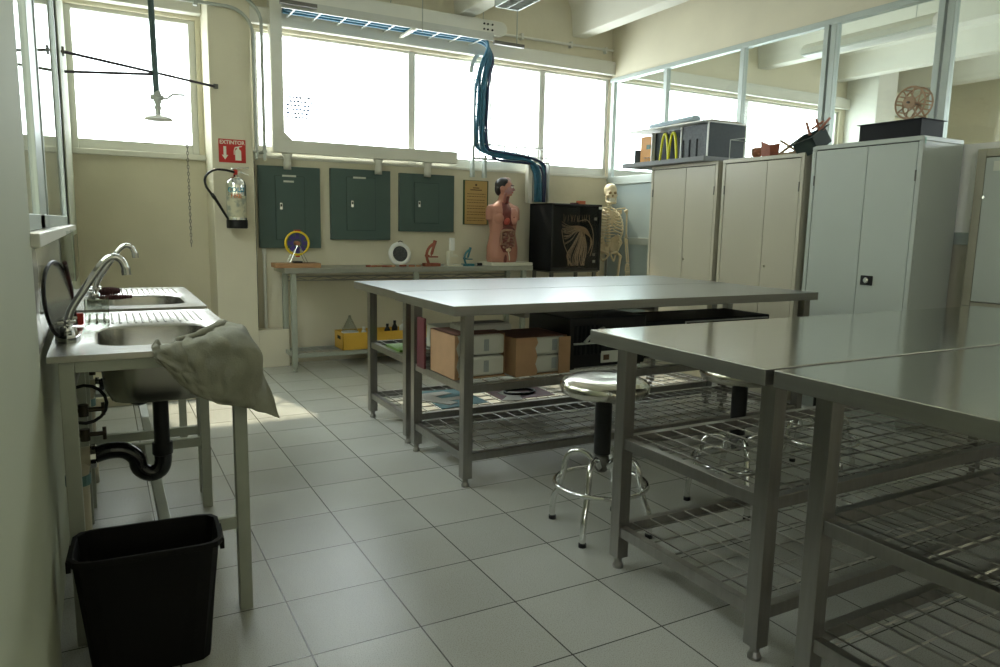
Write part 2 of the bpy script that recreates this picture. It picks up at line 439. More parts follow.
# glazed partition at the right
structure(MB().box(XP, XP+.14, -5.6, YB, 2.90, ZC).build('wall_partition', WALL))
b = MB(); b.box(XP-.012, XP+.05, -5.6, YB, 2.855, 2.90)
structure(b.build('trim_21', ALU, bevel=.003))
b = MB()
for y in (4.27, 3.42, 2.43): b.box(XP-.005, XP+.045, y-.025, y+.025, 0, 2.86)
for y in (1.55, .665): b.box(XP-.01, XP+.05, y-.055, y-.006, 0, 2.86).box(XP-.02, XP+.05, y+.006, y+.05, 0, 2.86)
for y in (-.35, -1.5, -2.6, -3.8): b.box(XP-.005, XP+.045, y-.025, y+.025, 0, 2.86)
b.box(XP-.008, XP+.045, .55, YB, 1.76, 1.845); b.box(XP-.008, XP+.045, .55, YB, 1.115, 1.19)
b.box(XP-.008, XP+.045, -5.6, .55, 1.22, 1.30)
structure(b.build('trim_22', ALU, bevel=.003))
structure(MB().box(XP+.01, XP+.03, .6, YB-.02, 0, 1.77).build('trim_23', BLUEP))
structure(MB().box(XP+.01, XP+.03, -5.6, .58, 0, 1.23).build('trim_24', BEIGECAB))
ys = [4.245, 3.445, 3.395, 2.455, 2.405, 1.60, 1.495, .715, .61, -.325, -.375, -1.475, -1.525, -2.575, -2.625, -3.775, -3.825, -5.58]
for i in range(0, len(ys), 2):
    zb = 1.845 if ys[i] > .58 else 1.87
    structure(MB().box(XP+.016, XP+.022, ys[i+1], ys[i], zb, 2.856).build('window_%d' % (11+i//2), GLASSP))
wb = MB().box(XP-.008, XP+.012, -1.9, .54, 1.30, 1.87).build('white_board', BRIGHTB, bevel=.002)
tag(wb, 'plain white board filling the partition just right of the tall grey cabinet', 'board')

# grey framed metal door panel at the right edge
t = thing('metal_wall_cabinet', 'grey metal wall cabinet with framed door at the right edge, by the white board', 'cabinet', (4.40, -.15, .82))
b = MB(); x0, x1 = 4.40, 4.502
b.box(x0, x1, .255, .31, .83, 1.82); b.box(x0, x1, -.65, -.6, .83, 1.82); b.box(x0, x1, -.6, .255, 1.77, 1.82); b.box(x0, x1, -.6, .255, .83, .86); b.box(4.49, 4.502, -.6, .255, .86, 1.77)
b.build('frame', mat('tan_grey_frame', (.33, .31, .24), .35, .2), t, bevel=.003)
d = MB().box(4.392, 4.41, -.595, .25, .865, 1.765).build('door', GREYCAB, t, bevel=.004)
MB().cyl((4.385, .24, 1.52), (4.395, .24, 1.52), .008).build('screw', CHROME, d)
MB().box(4.386, 4.394, .06, .2, 1.68, 1.74).build('label_plate', PALE, d)

# ---------------------------------------------------------------- wall-mounted things, back wall
def panel(x0, x1, z0, z1, dx0, dx1, dz0, dz1, label, strips, lat):
    t = thing('electrical_panel', label, 'electrical panel', (x0, YB, z0), group='green electrical panels on the back wall')
    y = YB-.045
    MB().box(x0, x1, y, YB-.001, z0, z1).build('cover', GREENP, t, bevel=.003)
    dm = MB().box(dx0, dx1, y-.006, y-.0005, dz0, dz1).build('door', GREENP, t, bevel=.002)
    g = MB(); e = .005
    for a in ((dx0-e, dx1+e, dz0-e, dz0), (dx0-e, dx1+e, dz1, dz1+e), (dx0-e, dx0, dz0, dz1), (dx1, dx1+e, dz0, dz1)): g.box(a[0], a[1], y-.002, y, a[2], a[3])
    g.build('door_gap', GREENL, t)
    MB().box(lat[0]-.012, lat[0]+.012, y-.014, y-.006, lat[1]-.03, lat[1]+.03).build('latch', CHROME, dm, bevel=.002)
    MB().box(lat[0]-.006, lat[0]+.006, y-.017, y-.014, lat[1]-.004, lat[1]+.018).build('latch_slot', BLACKPL, dm)
    for (a, c, z) in strips: MB().box(a, c, y-.009, y-.0062, z-.008, z+.008).build('label_strip', PALE, t)
panel(.735, 1.276, 1.052, 1.767, .88, 1.13, 1.13, 1.68, 'largest green electrical panel, leftmost, two pale label strips', [(.94, 1.06, 1.685), (.95, 1.04, 1.637)], (.925, 1.42))
panel(1.371, 1.944, 1.131, 1.776, 1.52, 1.79, 1.22, 1.70, 'middle green electrical panel with one pale label strip', [(1.58, 1.70, 1.70)], (1.57, 1.46))
panel(2.037, 2.61, 1.216, 1.767, 2.19, 2.44, 1.30, 1.68, 'green electrical panel without label strips beside the ochre poster', [], (2.235, 1.48))

t = thing('wall_poster', 'narrow ochre poster with green edge on the back wall beside the torso model', 'poster', (2.87, YB, 1.29))
MB().box(2.727, 3.006, YB-.016, YB-.001, 1.293, 1.735).build('backing', POSTERG, t, bevel=.002)
MB().box(2.742, 2.992, YB-.019, YB-.016, 1.299, 1.73).build('sheet', POSTER, t)
b = MB()
for i, z in enumerate([1.60, 1.575, 1.54, 1.515, 1.48, 1.455, 1.42, 1.395, 1.36, 1.335]):
    x = 2.765; random.seed(i)
    while x < 2.965:
        w = random.uniform(.012, .03); b.box(x, min(x+w, 2.972), YB-.0198, YB-.019, z-.003, z+.003); x += w+.006
b.box(2.80, 2.93, YB-.0198, YB-.019, 1.635, 1.645); b.box(2.83, 2.90, YB-.0198, YB-.019, 1.655, 1.665)
b.cyl((2.865, YB-.0198, 1.69), (2.865, YB-.019, 1.69), .012)
b.build('lettering', INK, t)

# EXTINTOR sign on the pier
t = thing('extinguisher_sign', 'red EXTINTOR sign with arrow and extinguisher symbol on the pier', 'sign', (.514, 4.163, 1.76))
yy = 4.163
MB().box(.408, .622, yy-.006, yy-.001, 1.765, 1.955).build('sign_plate', RED, t, bevel=.001)
TX = Matrix.Translation((.515, yy-.0065, 1.928)) @ Matrix.Rotation(PI/2, 4, 'X')
text_mesh('lettering', 'EXTINTOR', .043, SIGNW, TX, t, bold=True, sx=.95)
P = Matrix(((1, 0, 0, 0), (0, 0, 1, 0), (0, 1, 0, 0), (0, 0, 0, 1)))
MB().prism([(.445, 1.895), (.467, 1.895), (.467, 1.825), (.481, 1.825), (.456, 1.788), (.431, 1.825), (.445, 1.825)], yy-.0072, yy-.006, P).build('arrow', SIGNW, t)
b = MB(); b.prism([(.537, 1.785), (.585, 1.785), (.585, 1.862), (.576, 1.875), (.546, 1.875), (.537, 1.862)], yy-.0072, yy-.006, P)
b.prism([(.553, 1.875), (.569, 1.875), (.569, 1.893), (.592, 1.899), (.592, 1.906), (.535, 1.893), (.526, 1.862), (.526, 1.83), (.532, 1.83), (.532, 1.86), (.541, 1.886), (.553, 1.886)], yy-.0072, yy-.006, P)
b.build('extinguisher_symbol', SIGNW, t)

# fire extinguisher
ex, ey = .520, 4.065
t = thing('fire_extinguisher', 'chrome fire extinguisher with black hose hanging on the pier', 'fire extinguisher', (ex, ey, 1.215))
MB().lathe([(.0, 1.275), (.079, 1.275), (.081, 1.29), (.081, 1.575), (.074, 1.605), (.05, 1.632), (.026, 1.645), (.022, 1.66), (0, 1.66)], (ex, ey, 0), 28, caps=False).build('cylinder', CHROME, t, smooth=True)
MB().lathe([(0, 1.222), (.079, 1.222), (.084, 1.228), (.084, 1.292), (.0, 1.292)], (ex, ey, 0), 28, caps=False).build('base_boot', BLACKPL, t)
def cyl_patch(a0, a1, z0, z1, r, cx, cy, n=14):
    return MB().grid(lambda u, v: Vector((cx+r*math.cos(a0+(a1-a0)*u), cy+r*math.sin(a0+(a1-a0)*u), z0+(z1-z0)*v)), n, 2)
cyl_patch(-PI*.93, -PI*.12, 1.31, 1.49, .0818, ex, ey).build('label', LABELC, t, solid=.0008)
TXx = Matrix.Translation((ex-.012, ey-.083, 1.535)) @ Matrix.Rotation(PI/2, 4, 'X')
o = text_mesh('label_lettering', 'COLD', .052, LBLUE, TXx, t, bold=True)
o2 = text_mesh('label_lettering', 'FIRE', .048, LRED, Matrix.Translation((0, 0, -.05)) @ TXx, t, bold=True)
for oo in (o, o2):
    for v in oo.data.vertices:
        a = v.co.x/.082; dy = v.co.y+.083; v.co.x = (.0822-dy)*math.sin(a); v.co.y = -(.0822-dy)*math.cos(a)
MB().cyl((ex, ey, 1.655), (ex, ey, 1.70), .017).build('valve', REDPL, t, smooth=True)
b = MB(); b.tube([(ex-.03, ey, 1.705), (ex+.01, ey, 1.715), (ex+.105, ey-.01, 1.722)], .007); b.tube([(ex-.03, ey, 1.695), (ex+.03, ey, 1.69), (ex+.10, ey-.01, 1.662)], .006); b.tube([(ex-.03, ey, 1.69), (ex-.03, ey, 1.72)], .006)
b.build('handle', CHROME, t, smooth=True)
hp = smooth_path([(ex-.01, ey-.01, 1.68), (ex-.09, ey-.02, 1.695), (ex-.17, ey-.02, 1.69), (ex-.235, ey-.02, 1.635), (ex-.235, ey-.02, 1.56), (ex-.19, ey-.02, 1.49)], 6)
MB().tube(hp, .0095).build('hose', BLACKPL, t, smooth=True)
MB().tube([(ex-.195, ey-.02, 1.50), (ex-.175, ey-.02, 1.47), (ex-.165, ey-.02, 1.455), (ex-.07, ey-.03, 1.29)], [.014, .016, .012, .009]).build('nozzle', BLACKPL, t, smooth=True)
MB().box(ex-.03, ex+.03, ey+.07, 4.162, 1.58, 1.63).build('wall_bracket', BLACKMT, t)

# white cable duct on brackets
t = thing('cable_duct', 'cream square cable duct running under the back windows above the green panels', 'cable duct', (.9, YB, 1.85))
b = MB(); y0, y1 = YB-.115, YB-.012
b.box(.855, .955, y0, y1, 1.99, 3.30); b.box(.855, 2.60, y0, y1, 1.88, 1.99)
b.loft([[Vector((.955, y, 1.99)), Vector((1.02, y, 1.99)), Vector((.955, y, 2.055))] for y in (y0, y1)])
b.build('duct', WHITE, t, bevel=.003)
MB().box(2.60, 2.606, y0, y1, 1.88, 1.99).build('end_cap', WHITE, t)
for x in (.985, 1.82, 2.315):
    MB().lathe([(.034, 1.74), (.034, 1.80), (.028, 1.835), (.045, 1.865), (.045, 1.881)], (x, YB-.06, 0), 14).build('drop_pipe', WHITE, t, smooth=True)

# grey wall conduits
for k, (x, top, lab) in enumerate(((.703, 3.0, 'grey metal conduit curving down beside the pier, the one nearer the pier'), (.772, 3.10, 'grey metal conduit curving down beside the pier, the outer and higher one'))):
    t = thing('conduit_pipe', lab, 'conduit', (x, YB-.04, 1.5), group='conduits by the pier')
    R_ = .20; yc = 4.135
    pts = [(-.62, yc, top), (x-R_, yc, top)] + [p for p in reversed(arc((x-R_, yc, top-R_), R_, 0, PI/2, 8)[:-1])] + [(x, yc, 1.80)]
    MB().tube(pts, .014).build('pipe', GREYPL, t, smooth=True)
    MB().box(x-R_-.25, x-R_-.22, yc-.02, yc+.027, top-.03, top+.03).build('clamp', GREYPL, t); MB().box(x-.018, x+.018, yc-.018, YB, 1.86, 1.88).build('clamp', GREYPL, t)
t = thing('wall_pipe', 'thin white pipe running from the first panel down to the block beside the pier', 'pipe', (.755, YB, .335))
MB().cyl((.775, YB-.02, .335), (.775, YB-.02, 1.05), .014).build('pipe', WHITE, t, smooth=True)
MB().lathe([(.019, 1.0), (.019, 1.05)], (.775, YB-.02, 0), 12).build('coupling', WHITE, t)
structure(MB().box(.689, .715, YB-.008, YB-.001, .34, 1.80).build('trim_25', BLACKMT))  # black strip stands in for the shaded gap between pier and wall
t = thing('wall_pipe', 'thin white pipe running along the back wall above the window ledge', 'pipe', (3.9, YB, 3.18))
MB().cyl((3.05, YB-.03, 3.17), (4.5, YB-.03, 3.19), .013).build('pipe', WHITE, t, smooth=True)
for x in (3.35, 3.95, 4.4): MB().box(x-.012, x+.012, YB-.05, YB, 3.15, 3.21).build('clamp', WHITE, t)

# notice on the window
t = thing('window_notice', 'sheer paper notice with faint blue writing stuck on the first back window', 'notice', (1.1, YB+.03, 2.1))
tm = bpy.data.materials.new('sheer_paper'); tm.use_nodes = True; nt = tm.node_tree; nt.nodes.clear()
oo = nt.nodes.new('ShaderNodeOutputMaterial'); a_ = nt.nodes.new('ShaderNodeBsdfTranslucent'); c_ = nt.nodes.new('ShaderNodeBsdfTransparent'); m_ = nt.nodes.new('ShaderNodeMixShader')
a_.inputs[0].default_value = (.9, .92, .92, 1); m_.inputs[0].default_value = .35
nt.links.new(c_.outputs[0], m_.inputs[1]); nt.links.new(a_.outputs[0], m_.inputs[2]); nt.links.new(m_.outputs[0], oo.inputs[0])
MB().box(.99, 1.32, YB+.048, YB+.0486, 2.12, 2.42).build('sheet', tm, t)
tb = bpy.data.materials.new('faint_blue_ink'); tb.use_nodes = True; nt = tb.node_tree; nt.nodes.clear()
oo = nt.nodes.new('ShaderNodeOutputMaterial'); c_ = nt.nodes.new('ShaderNodeBsdfTransparent'); c_.inputs[0].default_value = (.09, .115, .17, 1)
nt.links.new(c_.outputs[0], oo.inputs[0])
b = MB(); random.seed(3)
for i in range(6):
    x = 1.01; z = 2.375-.034*i
    while x < 1.23-.01*i:
        w = random.uniform(.012, .03); b.box(x, x+w, YB+.0400, YB+.0404, z-.009, z+.009); x += w+.008
b.build('lettering', tb, t)

# ---------------------------------------------------------------- cable tray
t = thing('cable_tray', 'ladder cable tray hung under the ceiling and dropping past the back windows', 'cable tray', (2.0, 4.1, 1.5))
TY = 4.10
def ladder(parent, a, b_, side, w, n, name='tray_section'):
    a, b_ = Vector(a), Vector(b_); side = Vector(side).normalized(); m = MB(); d = (b_-a).normalized(); nrm = d.cross(side)
    for sg in (-1, 1):
        m.loft([[q + side*sg*w/2 + side*e[0]*.006 + nrm*e[1]*.035 for e in ((-1, -1), (1, -1), (1, 1), (-1, 1))] for q in (a, b_)])
    for i in range(n):
        q = a + (b_-a)*((i+.5)/n)
        m.loft([[q + d*e[0]*.007 - nrm*.028 + nrm*e[1]*.005 + side*k for e in ((-1, -1), (1, -1), (1, 1), (-1, 1))] for k in (-w/2, w/2)])
    return m.build(name, mat('tray_steel', (.55, .56, .52), .4, .5), parent)
ladder(t, (.90, TY, 3.04), (2.85, TY, 3.04), (0, 1, 0), .30, 9)
# curved drop out of the horizontal run
m = MB()
for yy in (TY+.15,):
    m = MB()
    pts = arc((3.03, yy, 2.76), .26, PI, PI/2, 8)
    m.loft([[p + Vector((-math.cos(k*PI/16)*e[1]*.02, e[0]*.006, math.sin(k*PI/16)*e[1]*.02)) for e in ((-1, -1), (1, -1), (1, 1), (-1, 1))] for k, p in enumerate(pts)])
    m.build('tray_bend', WHITE, t)
ladder(t, (2.87, 4.22, 2.76), (2.87, 4.22, 2.06), (1, 0, 0), .18, 6)
ladder(t, (2.80, 4.22, 2.015), (3.66, 4.22, 2.015), (0, 0, 1), .14, 6)
ladder(t, (3.575, 4.22, 2.06), (3.575, 4.22, 1.54), (1, 0, 0), .18, 4)
MB().box(2.775, 2.80, 4.20, 4.26, 1.76, 2.1).build('support_leg', ALU, t)
MB().box(2.91, 2.935, 4.20, 4.26, 1.76, 1.98).build('support_leg', ALU, t)
MB().box(3.42, 3.47, 4.20, 4.26, 1.53, 1.96).build('support_leg', WHITE, t)
for (x, zt) in ((1.95, ZC), (2.13, ZC), (2.90, ZC), (3.10, ZC)):
    MB().cyl((x, TY-(.16 if x in (2.13, 3.10) else -.16), 2.99), (x, TY-(.16 if x in (2.13, 3.10) else -.16), zt), .005, seg=8).build('hanging_rod', GREYPL, t)
MB().box(2.02, 2.05, TY-.19, TY+.19, 2.98, 3.0).build('cross_bar', WHITE, t)
MB().box(2.85, 3.17, TY-.19, TY-.15, 2.975, 3.005).build('cross_bar', DARKST, t)
MB().box(.88, 1.18, TY-.20, TY-.16, 3.03, 3.06).build('cross_bar', DARKST, t)
# cables
random.seed(11)
cdefs = [(-.06, .0, BLUEC, .013), (-.02, .012, BLUEC, .012), (.03, .0, BLUEC, .013), (.07, .01, NAVYC, .010), (.0, .024, BLUEC, .011), (.05, .022, NAVYC, .008), (-.09, .008, BLUEC, .011)]
for i, (dx, dy, mt, r) in enumerate(cdefs):
    j = lambda s: random.uniform(-s, s)
    X1 = 2.87+dx*.8; zz = 3.025+dy
    if i % 3 == 2:
        low = [(X1, 4.20-dy, 2.15), (X1+.05, 4.20-dy, 2.05-dx*.3), (3.1, 4.19-dy, 2.03-dx*.35), (3.4, 4.19-dy, 2.0-dx*.3), (3.55+dx*.7, 4.19-dy, 1.93), (3.575+dx*.7, 4.19-dy, 1.8), (3.575+dx*.6, 4.19-dy, 1.54)]
    else:
        low = [(X1, 4.20-dy, 2.12), (X1+.06, 4.20-dy, 2.00-dx*.3), (3.08, 4.19-dy, 1.965-dx*.4), (3.38, 4.19-dy, 1.955-dx*.4), (3.50+dx*.6, 4.19-dy, 1.90), (3.545+dx*.6, 4.19-dy, 1.78), (3.55+dx*.6, 4.19-dy, 1.54)]
    pts = smooth_path([(.95, TY+dx, zz), (1.6, TY+dx+j(.02), zz-.004), (2.3, TY+dx+j(.02), zz-.004), (2.62, TY+dx*.8, zz), (2.80, TY+dx*.8, zz), (2.90+dx*.4, TY+dx*.5+.03, 2.975), (2.915+dx*.7, TY+.06, 2.87), (X1+.01, 4.17-dy, 2.74), (X1+j(.015), 4.20-dy, 2.5)] + low, 5)
    o = MB().tube(pts, r*1.25, 7).build('data_cable', mt, smooth=True)
    lab = 'blue data cable bundled with others in the ladder tray past the windows' if mt is BLUEC else 'thin dark navy data cable running along the blue ones in the ladder tray'
    tag(o, lab, 'cable', 'blue data cables in the tray' if mt is BLUEC else 'navy data cables in the tray')
# round ended channel above the tray
t = thing('conduit_channel', 'long pale channel with rounded bolted end beside the cable tray', 'channel', (2.0, 4.26, 3.1))
y0, y1 = 4.16, 4.235
pts = [Vector((.97, 0, 3.12)), Vector((3.05, 0, 3.12))] + [Vector((3.05+.065*math.sin(a), 0, 3.185-.065*math.cos(a))) for a in [PI*k/8 for k in range(1, 8)]] + [Vector((3.05, 0, 3.25)), Vector((.97, 0, 3.25))]
MB().loft([[p + Vector((0, y, 0)) for p in pts] for y in (y0, y1)]).build('channel', WHITE, t, bevel=.004)
for x in (2.86, 2.90, 2.95):
    for z in (3.16, 3.21): MB().cyl((x, y0-.008, z), (x, y0, z), .009, seg=8).build('bolt', BLACKMT, t)
# suspended lamp
def louver(name, label, cx, y0, y1, z, w, group=None, frosted=False):
    t = thing(name, label, 'ceiling light', (cx, (y0+y1)/2, z), group=group)
    b = MB()
    if frosted:
        for y in (y0+.2, y1-.2): MB().cyl((cx, y, z+.1), (cx, y, ZC), .004, seg=6).build('hanger', GREYPL, t)
        pr = [(-w/2, 0), (w/2, 0), (w/2, .05), (w/2-.05, .10), (-w/2+.05, .10), (-w/2, .05)]
        b.loft([[Vector((cx+a, y, z+c)) for a, c in pr] for y in (y0, y1)]); b.build('housing', WHITE, t, bevel=.004)
        MB().box(cx-w/2+.012, cx+w/2-.012, y0+.01, y1-.01, z-.012, z).build('diffuser', LAMPD, t, bevel=.003)
        return t
    b.box(cx-w/2, cx-w/2+.01, y0, y1, z, z+.09); b.box(cx+w/2-.01, cx+w/2, y0, y1, z, z+.09)
    b.box(cx-w/2, cx+w/2, y0, y0+.01, z, z+.09); b.box(cx-w/2, cx+w/2, y1-.01, y1, z, z+.09); b.box(cx-w/2, cx+w/2, y0, y1, z+.085, z+.1)
    b.build('housing', ALU, t)
    b = MB(); n = int((y1-y0)/.05)
    for i in range(n): y = y0+(y1-y0)*(i+.5)/n; b.box(cx-w/2+.01, cx+w/2-.01, y-.0015, y+.0015, z+.004, z+.06)
    b.box(cx-.004, cx+.004, y0+.01, y1-.01, z+.002, z+.06)
    b.build('louver', GREYPL, t)
    for s in (-1, 1): MB().cyl((cx+s*w/4, y0+.02, z+.07), (cx+s*w/4, y1-.02, z+.07), .013, seg=8).build('tube', LAMPD, t, smooth=True)
    for y in (y0+.2, y1-.2): MB().cyl((cx, y, z+.1), (cx, y, ZC), .004, seg=6).build('hanger', GREYPL, t)
    return t
louver('suspended_lamp', 'suspended fluorescent lamp with metal louver at the top of the picture', 2.37, 1.63, 2.83, 2.95, .21)
louver('suspended_lamp', 'white fluorescent lamp hanging in the next room behind the glass', 5.47, 1.3, 2.55, 2.93, .19, frosted=True)

# ---------------------------------------------------------------- steel lab tables
TL, TD, TZ = 2.555, .79, .905
def grid_part(parent, x0, x1, y0, y1, z, nx, ny, r=.0028):
    b = MB()
    for i in range(nx):
        x = x0+(x1-x0)*(i+.5)/nx; b.tube([(x, y0, z), (x, y1, z)], r, 5, caps=False)
    for i in range(ny):
        y = y0+(y1-y0)*(i+.5)/ny; b.tube([(x0, y, z-.005), (x1, y, z-.005)], r, 5, caps=False)
    return b.build('wire_grid', WIRE, parent, world=False)
def make_table(label):
    t = thing('steel_table', label, 'table', (0, 0, 0), group='long steel lab tables')
    b = MB(); b.box(0, TL, 0, TD, TZ-.048, TZ); o = b.build('tabletop', TOPST, t, world=False, bevel=.003, seg=3)
    o.data.materials.append(EDGESHADE)
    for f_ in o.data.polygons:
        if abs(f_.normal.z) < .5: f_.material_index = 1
    LX = (.085, TL-.085, 1.25); LY = (.035, .675)
    for x in LX[:2]:
        for y in LY:
            l = MB().box(x-.025, x+.025, y-.025, y+.025, .045, TZ-.0485).build('leg', LEGST, t, world=False, bevel=.002)
            MB().lathe([(.012, .012), (.016, .045)], (x, y, 0), 10).lathe([(.0, 0), (.020, 0), (.021, .01), (.014, .024), (.014, .045)], (x, y, 0), 12).build('foot', LEGST, l, world=False)
    for z in (.515, .172):
        b = MB(); x0, x1, y0, y1 = LX[0]-.025, LX[1]+.025, LY[0]-.02, LY[1]+.02
        b.box(x0+.05, x1-.05, y0, y0+.03, z-.04, z-.0005); b.box(x0+.05, x1-.05, y1-.03, y1, z-.04, z-.0005)
        b.box(x0+.007, x0+.037, y0+.045, y1-.045, z-.04, z); b.box(x1-.037, x1-.007, y0+.045, y1-.045, z-.04, z)
        f = b.build('shelf_frame', LEGST, t, world=False, bevel=.0015)
        grid_part(f, x0+.035, x1-.035, y0+.028, y1-.028, z-.004, 27, 6, .0034)
    b = MB(); b.box(.4, .43, .03, .72, TZ-.075, TZ-.05); b.box(1.235, 1.265, .03, .72, TZ-.075, TZ-.05)
    b.build('under_brace', LEGST, t, world=False)
    return t
T1 = make_table('long steel lab table with cardboard boxes and black cases on its upper wire shelf')
T1.location = (.948, .695, 0)
T2 = dup(T1, (.965, 1.503, 0), label='long steel lab table pushed behind the boxed one, nearest the wall bench')
T3 = dup(T1, (1.098, -1.0, 0), label='long steel lab table in the right foreground, stools behind it')
T4 = dup(T1, (1.110, -1.84, 0), label='nearest long steel lab table, cut off by the lower right corner')
for T in (T3, T4): T.scale = (1, 1.04, 1)
for T in (T1, T2):
    o = [c for c in T.children if c.name.startswith('tabletop')][0]
    o.data = o.data.copy(); o.data.materials[0] = DULLTOP

# ---------------------------------------------------------------- wall bench
t = thing('wall_bench', 'narrow steel bench against the back wall under the green panels', 'table', (.85, 3.82, 0))
bx0, bx1, by0, by1, bz = .85, 3.28, 3.83, 4.27, .898
MB().box(bx0, bx1, by0, by1, bz-.045, bz).build('tabletop', mat('dull_steel', (.42, .43, .38), .38, .9, var=.06), t, bevel=.003)
for x in (.93, 3.20, 2.05):
    for y in (by0+.05, by1-.06):
        if x == 2.05 and y > 4: continue
        l = MB().box(x-.022, x+.022, y-.022, y+.022, .04, bz-.0455).build('leg', FRAMEG, t, bevel=.002)
        MB().lathe([(.02, 0), (.02, .012), (.013, .02), (.013, .04)], (x, y, 0), 10).build('foot', FRAMEG, l)
b = MB(); b.box(.952, 3.178, by0+.035, by0+.065, .12, .155); b.box(.952, 3.178, by1-.075, by1-.045, .12, .155); b.box(.915, .945, by0+.073, by1-.083, .12, .155); b.box(3.185, 3.215, by0+.073, by1-.083, .12, .155)
f = b.build('shelf_frame', FRAMEG, t, bevel=.002)
b = MB()
for i in range(32): x = .95+2.23*(i+.5)/32; b.tube([(x, by0+.05, .152), (x, by1-.06, .152)], .0025, 5, caps=False)
for i in range(5): y = by0+.08+(.3)*(i+.5)/5; b.tube([(.94, y, .148), (3.19, y, .148)], .0025, 5, caps=False)
b.build('wire_grid', WIRE, f)
b = MB()
for z in (.80, .765): b.tube([(.93, by1-.06, z), (3.2, by1-.06, z)], .006, 6)
for i in range(8):
    x = 1.0+.28*i; b.tube([(x, by1-.06, .80), (x+.14, by1-.06, .765), (x+.28, by1-.06, .80)], .004, 5)
b.build('rear_wire_rail', WIRE, t)

# ---------------------------------------------------------------- stools
def make_stool(label):
    t = thing('lab_stool', label, 'stool', (0, 0, 0), group='chrome lab stools')
    MB().lathe([(0, .592), (.165, .592), (.180, .600), (.188, .618), (.187, .636), (.176, .652), (.15, .662), (.10, .664), (0, .660)], seg=40, caps=False).build('seat', mat('spun_steel_seat', (.62, .60, .52), .20, 1.0, var=.05, vscale=30), t, world=False, smooth=True)
    MB().lathe([(.03, .335), (.036, .335), (.036, .578), (.045, .580), (.045, .592)], seg=20).build('column', BLACKPL, t, world=False, smooth=True)
    MB().lathe([(.02, .255), (.028, .265), (.030, .30), (.028, .335)], seg=14).build('hub', DARKST, t, world=False, smooth=True)
    for k in range(4):
        a = PI*.25 + k*PI/2; c, s_ = math.cos(a), math.sin(a)
        pts = smooth_path([(c*r, s_*r, z) for r, z in ((.02, .275), (.07, .322), (.125, .325), (.158, .290), (.172, .22), (.192, .15), (.210, .11), (.217, .06), (.217, .012))], 4)
        l = MB().tube(pts, .0135, 9).build('leg', CHROME, t, world=False, smooth=True)
        MB().lathe([(.0165, 0), (.0165, .016)], (c*.217, s_*.217, 0), 10).build('rubber_foot', BLACKPL, l, world=False)
    MB().tube(arc((0, 0, .205), .196, 0, 2*PI*35/36, 35, 'xy'), .0105, 8, closed=True).build('foot_ring', CHROME, t, world=False, smooth=True)
    return t
S1 = make_stool('round steel stool with black column standing left of the foreground table'); S1.location = (1.335, .03, 0); S1.rotation_euler.z = math.radians(-9.4)
S2 = dup(S1, (2.10, .0, 0), math.radians(15), 'lab stool seen through the wire shelf, just right of the first stool')
S3 = dup(S1, (2.80, .09, 0), math.radians(25), 'lab stool farthest right, legs seen through the wire shelf of the foreground tables')

# ---------------------------------------------------------------- metal cabinets
def cabinet(label, y0, y1, zt, m, seam, hinges=True):
    x0, x1 = 4.05, 4.485
    t = thing('metal_cabinet', label, 'cabinet', (x0, (y0+y1)/2, 0), group='tall metal cabinets along the partition')
    b = MB()
    b.box(x0+.02, x1, y0, y0+.02, .0, zt-.03); b.box(x0+.02, x1, y1-.02, y1, .0, zt-.03); b.box(x0, x1, y0, y1, zt-.03, zt); b.box(x0+.02, x1-.02, y0+.02, y1-.02, .0, .08); b.box(x1-.02, x1, y0+.02, y1-.02, .08, zt-.03)
    b.box(x0, x0+.0199, y0, y0+.03, 0, zt-.03); b.box(x0, x0+.0199, y1-.03, y1, 0, zt-.03)
    b.build('body', m, t, bevel=.003)
    ds = []
    for a, c in ((y0+.034, seam-.002), (seam+.002, y1-.034)):
        d = MB().box(x0+.002, x0+.02, a, c, .09, zt-.036).build('door', m, t, bevel=.003); ds.append(d)
    MB().box(x0+.021, x0+.025, y0+.03, y1-.03, .082, zt-.03).build('door_gap', BLACKMT, t)
    if hinges:
        for y in (y0+.032, y1-.032):
            for z in (.4, zt-.28): MB().cyl((x0-.002, y, z), (x0-.002, y, z+.07), .005, seg=8).build('hinge', DARKST, t)
    return t, ds
zt = 1.858
c1, d1 = cabinet('beige two-door metal cabinet under the model restaurant, farthest back', 2.176, 3.016, zt, BEIGECAB, 2.555)
c2, d2 = cabinet('middle beige two-door metal cabinet with wooden models on its top', 1.325, 2.125, zt, BEIGECAB, 1.665)
c3, d3 = cabinet('tall grey-green metal cabinet with a black square handle, nearest the white board', .449, 1.262, 1.895, GREYCAB, .826)
for d, y, z in ((d1[0], 2.53, 1.025), (d2[0], 1.625, 1.012)):
    MB().cyl((4.046, y, z), (4.053, y, z), .009, seg=12).build('lock', CHROME, d)
h = MB().box(4.040, 4.053, .705, .79, .935, 1.0).build('handle', BLACKPL, d3[0], bevel=.004)
MB().lathe([(.018, 0), (.02, .004), (.014, .01)], (0, 0, 0), 16, m=Matrix.Rotation(-PI/2, 4, 'Y')).rot(Matrix.Identity(3)).build('knob', CHROME, h, world=False).location = Vector((4.04, .748, .968)) - Vector(d3[0].parent.location)
t = thing('sticker', 'small green sticker on the upper corner of the grey-green cabinet', 'sticker', (4.06, .447, 1.86))
MB().box(4.058, 4.075, .4465, .4486, 1.845, 1.885).build('sheet', mat('pale_green_sticker', (.25, .42, .33), .5), t)

# ---------------------------------------------------------------- things on the cabinets
t = thing('model_restaurant', 'grey model restaurant with a yellow arches sign on the farthest cabinet', 'model building', (4.2, 2.8, 1.86))
MB().box(3.97, 4.49, 2.27, 3.36, 1.860, 1.900).build('base_board', MODELB, t, bevel=.002)
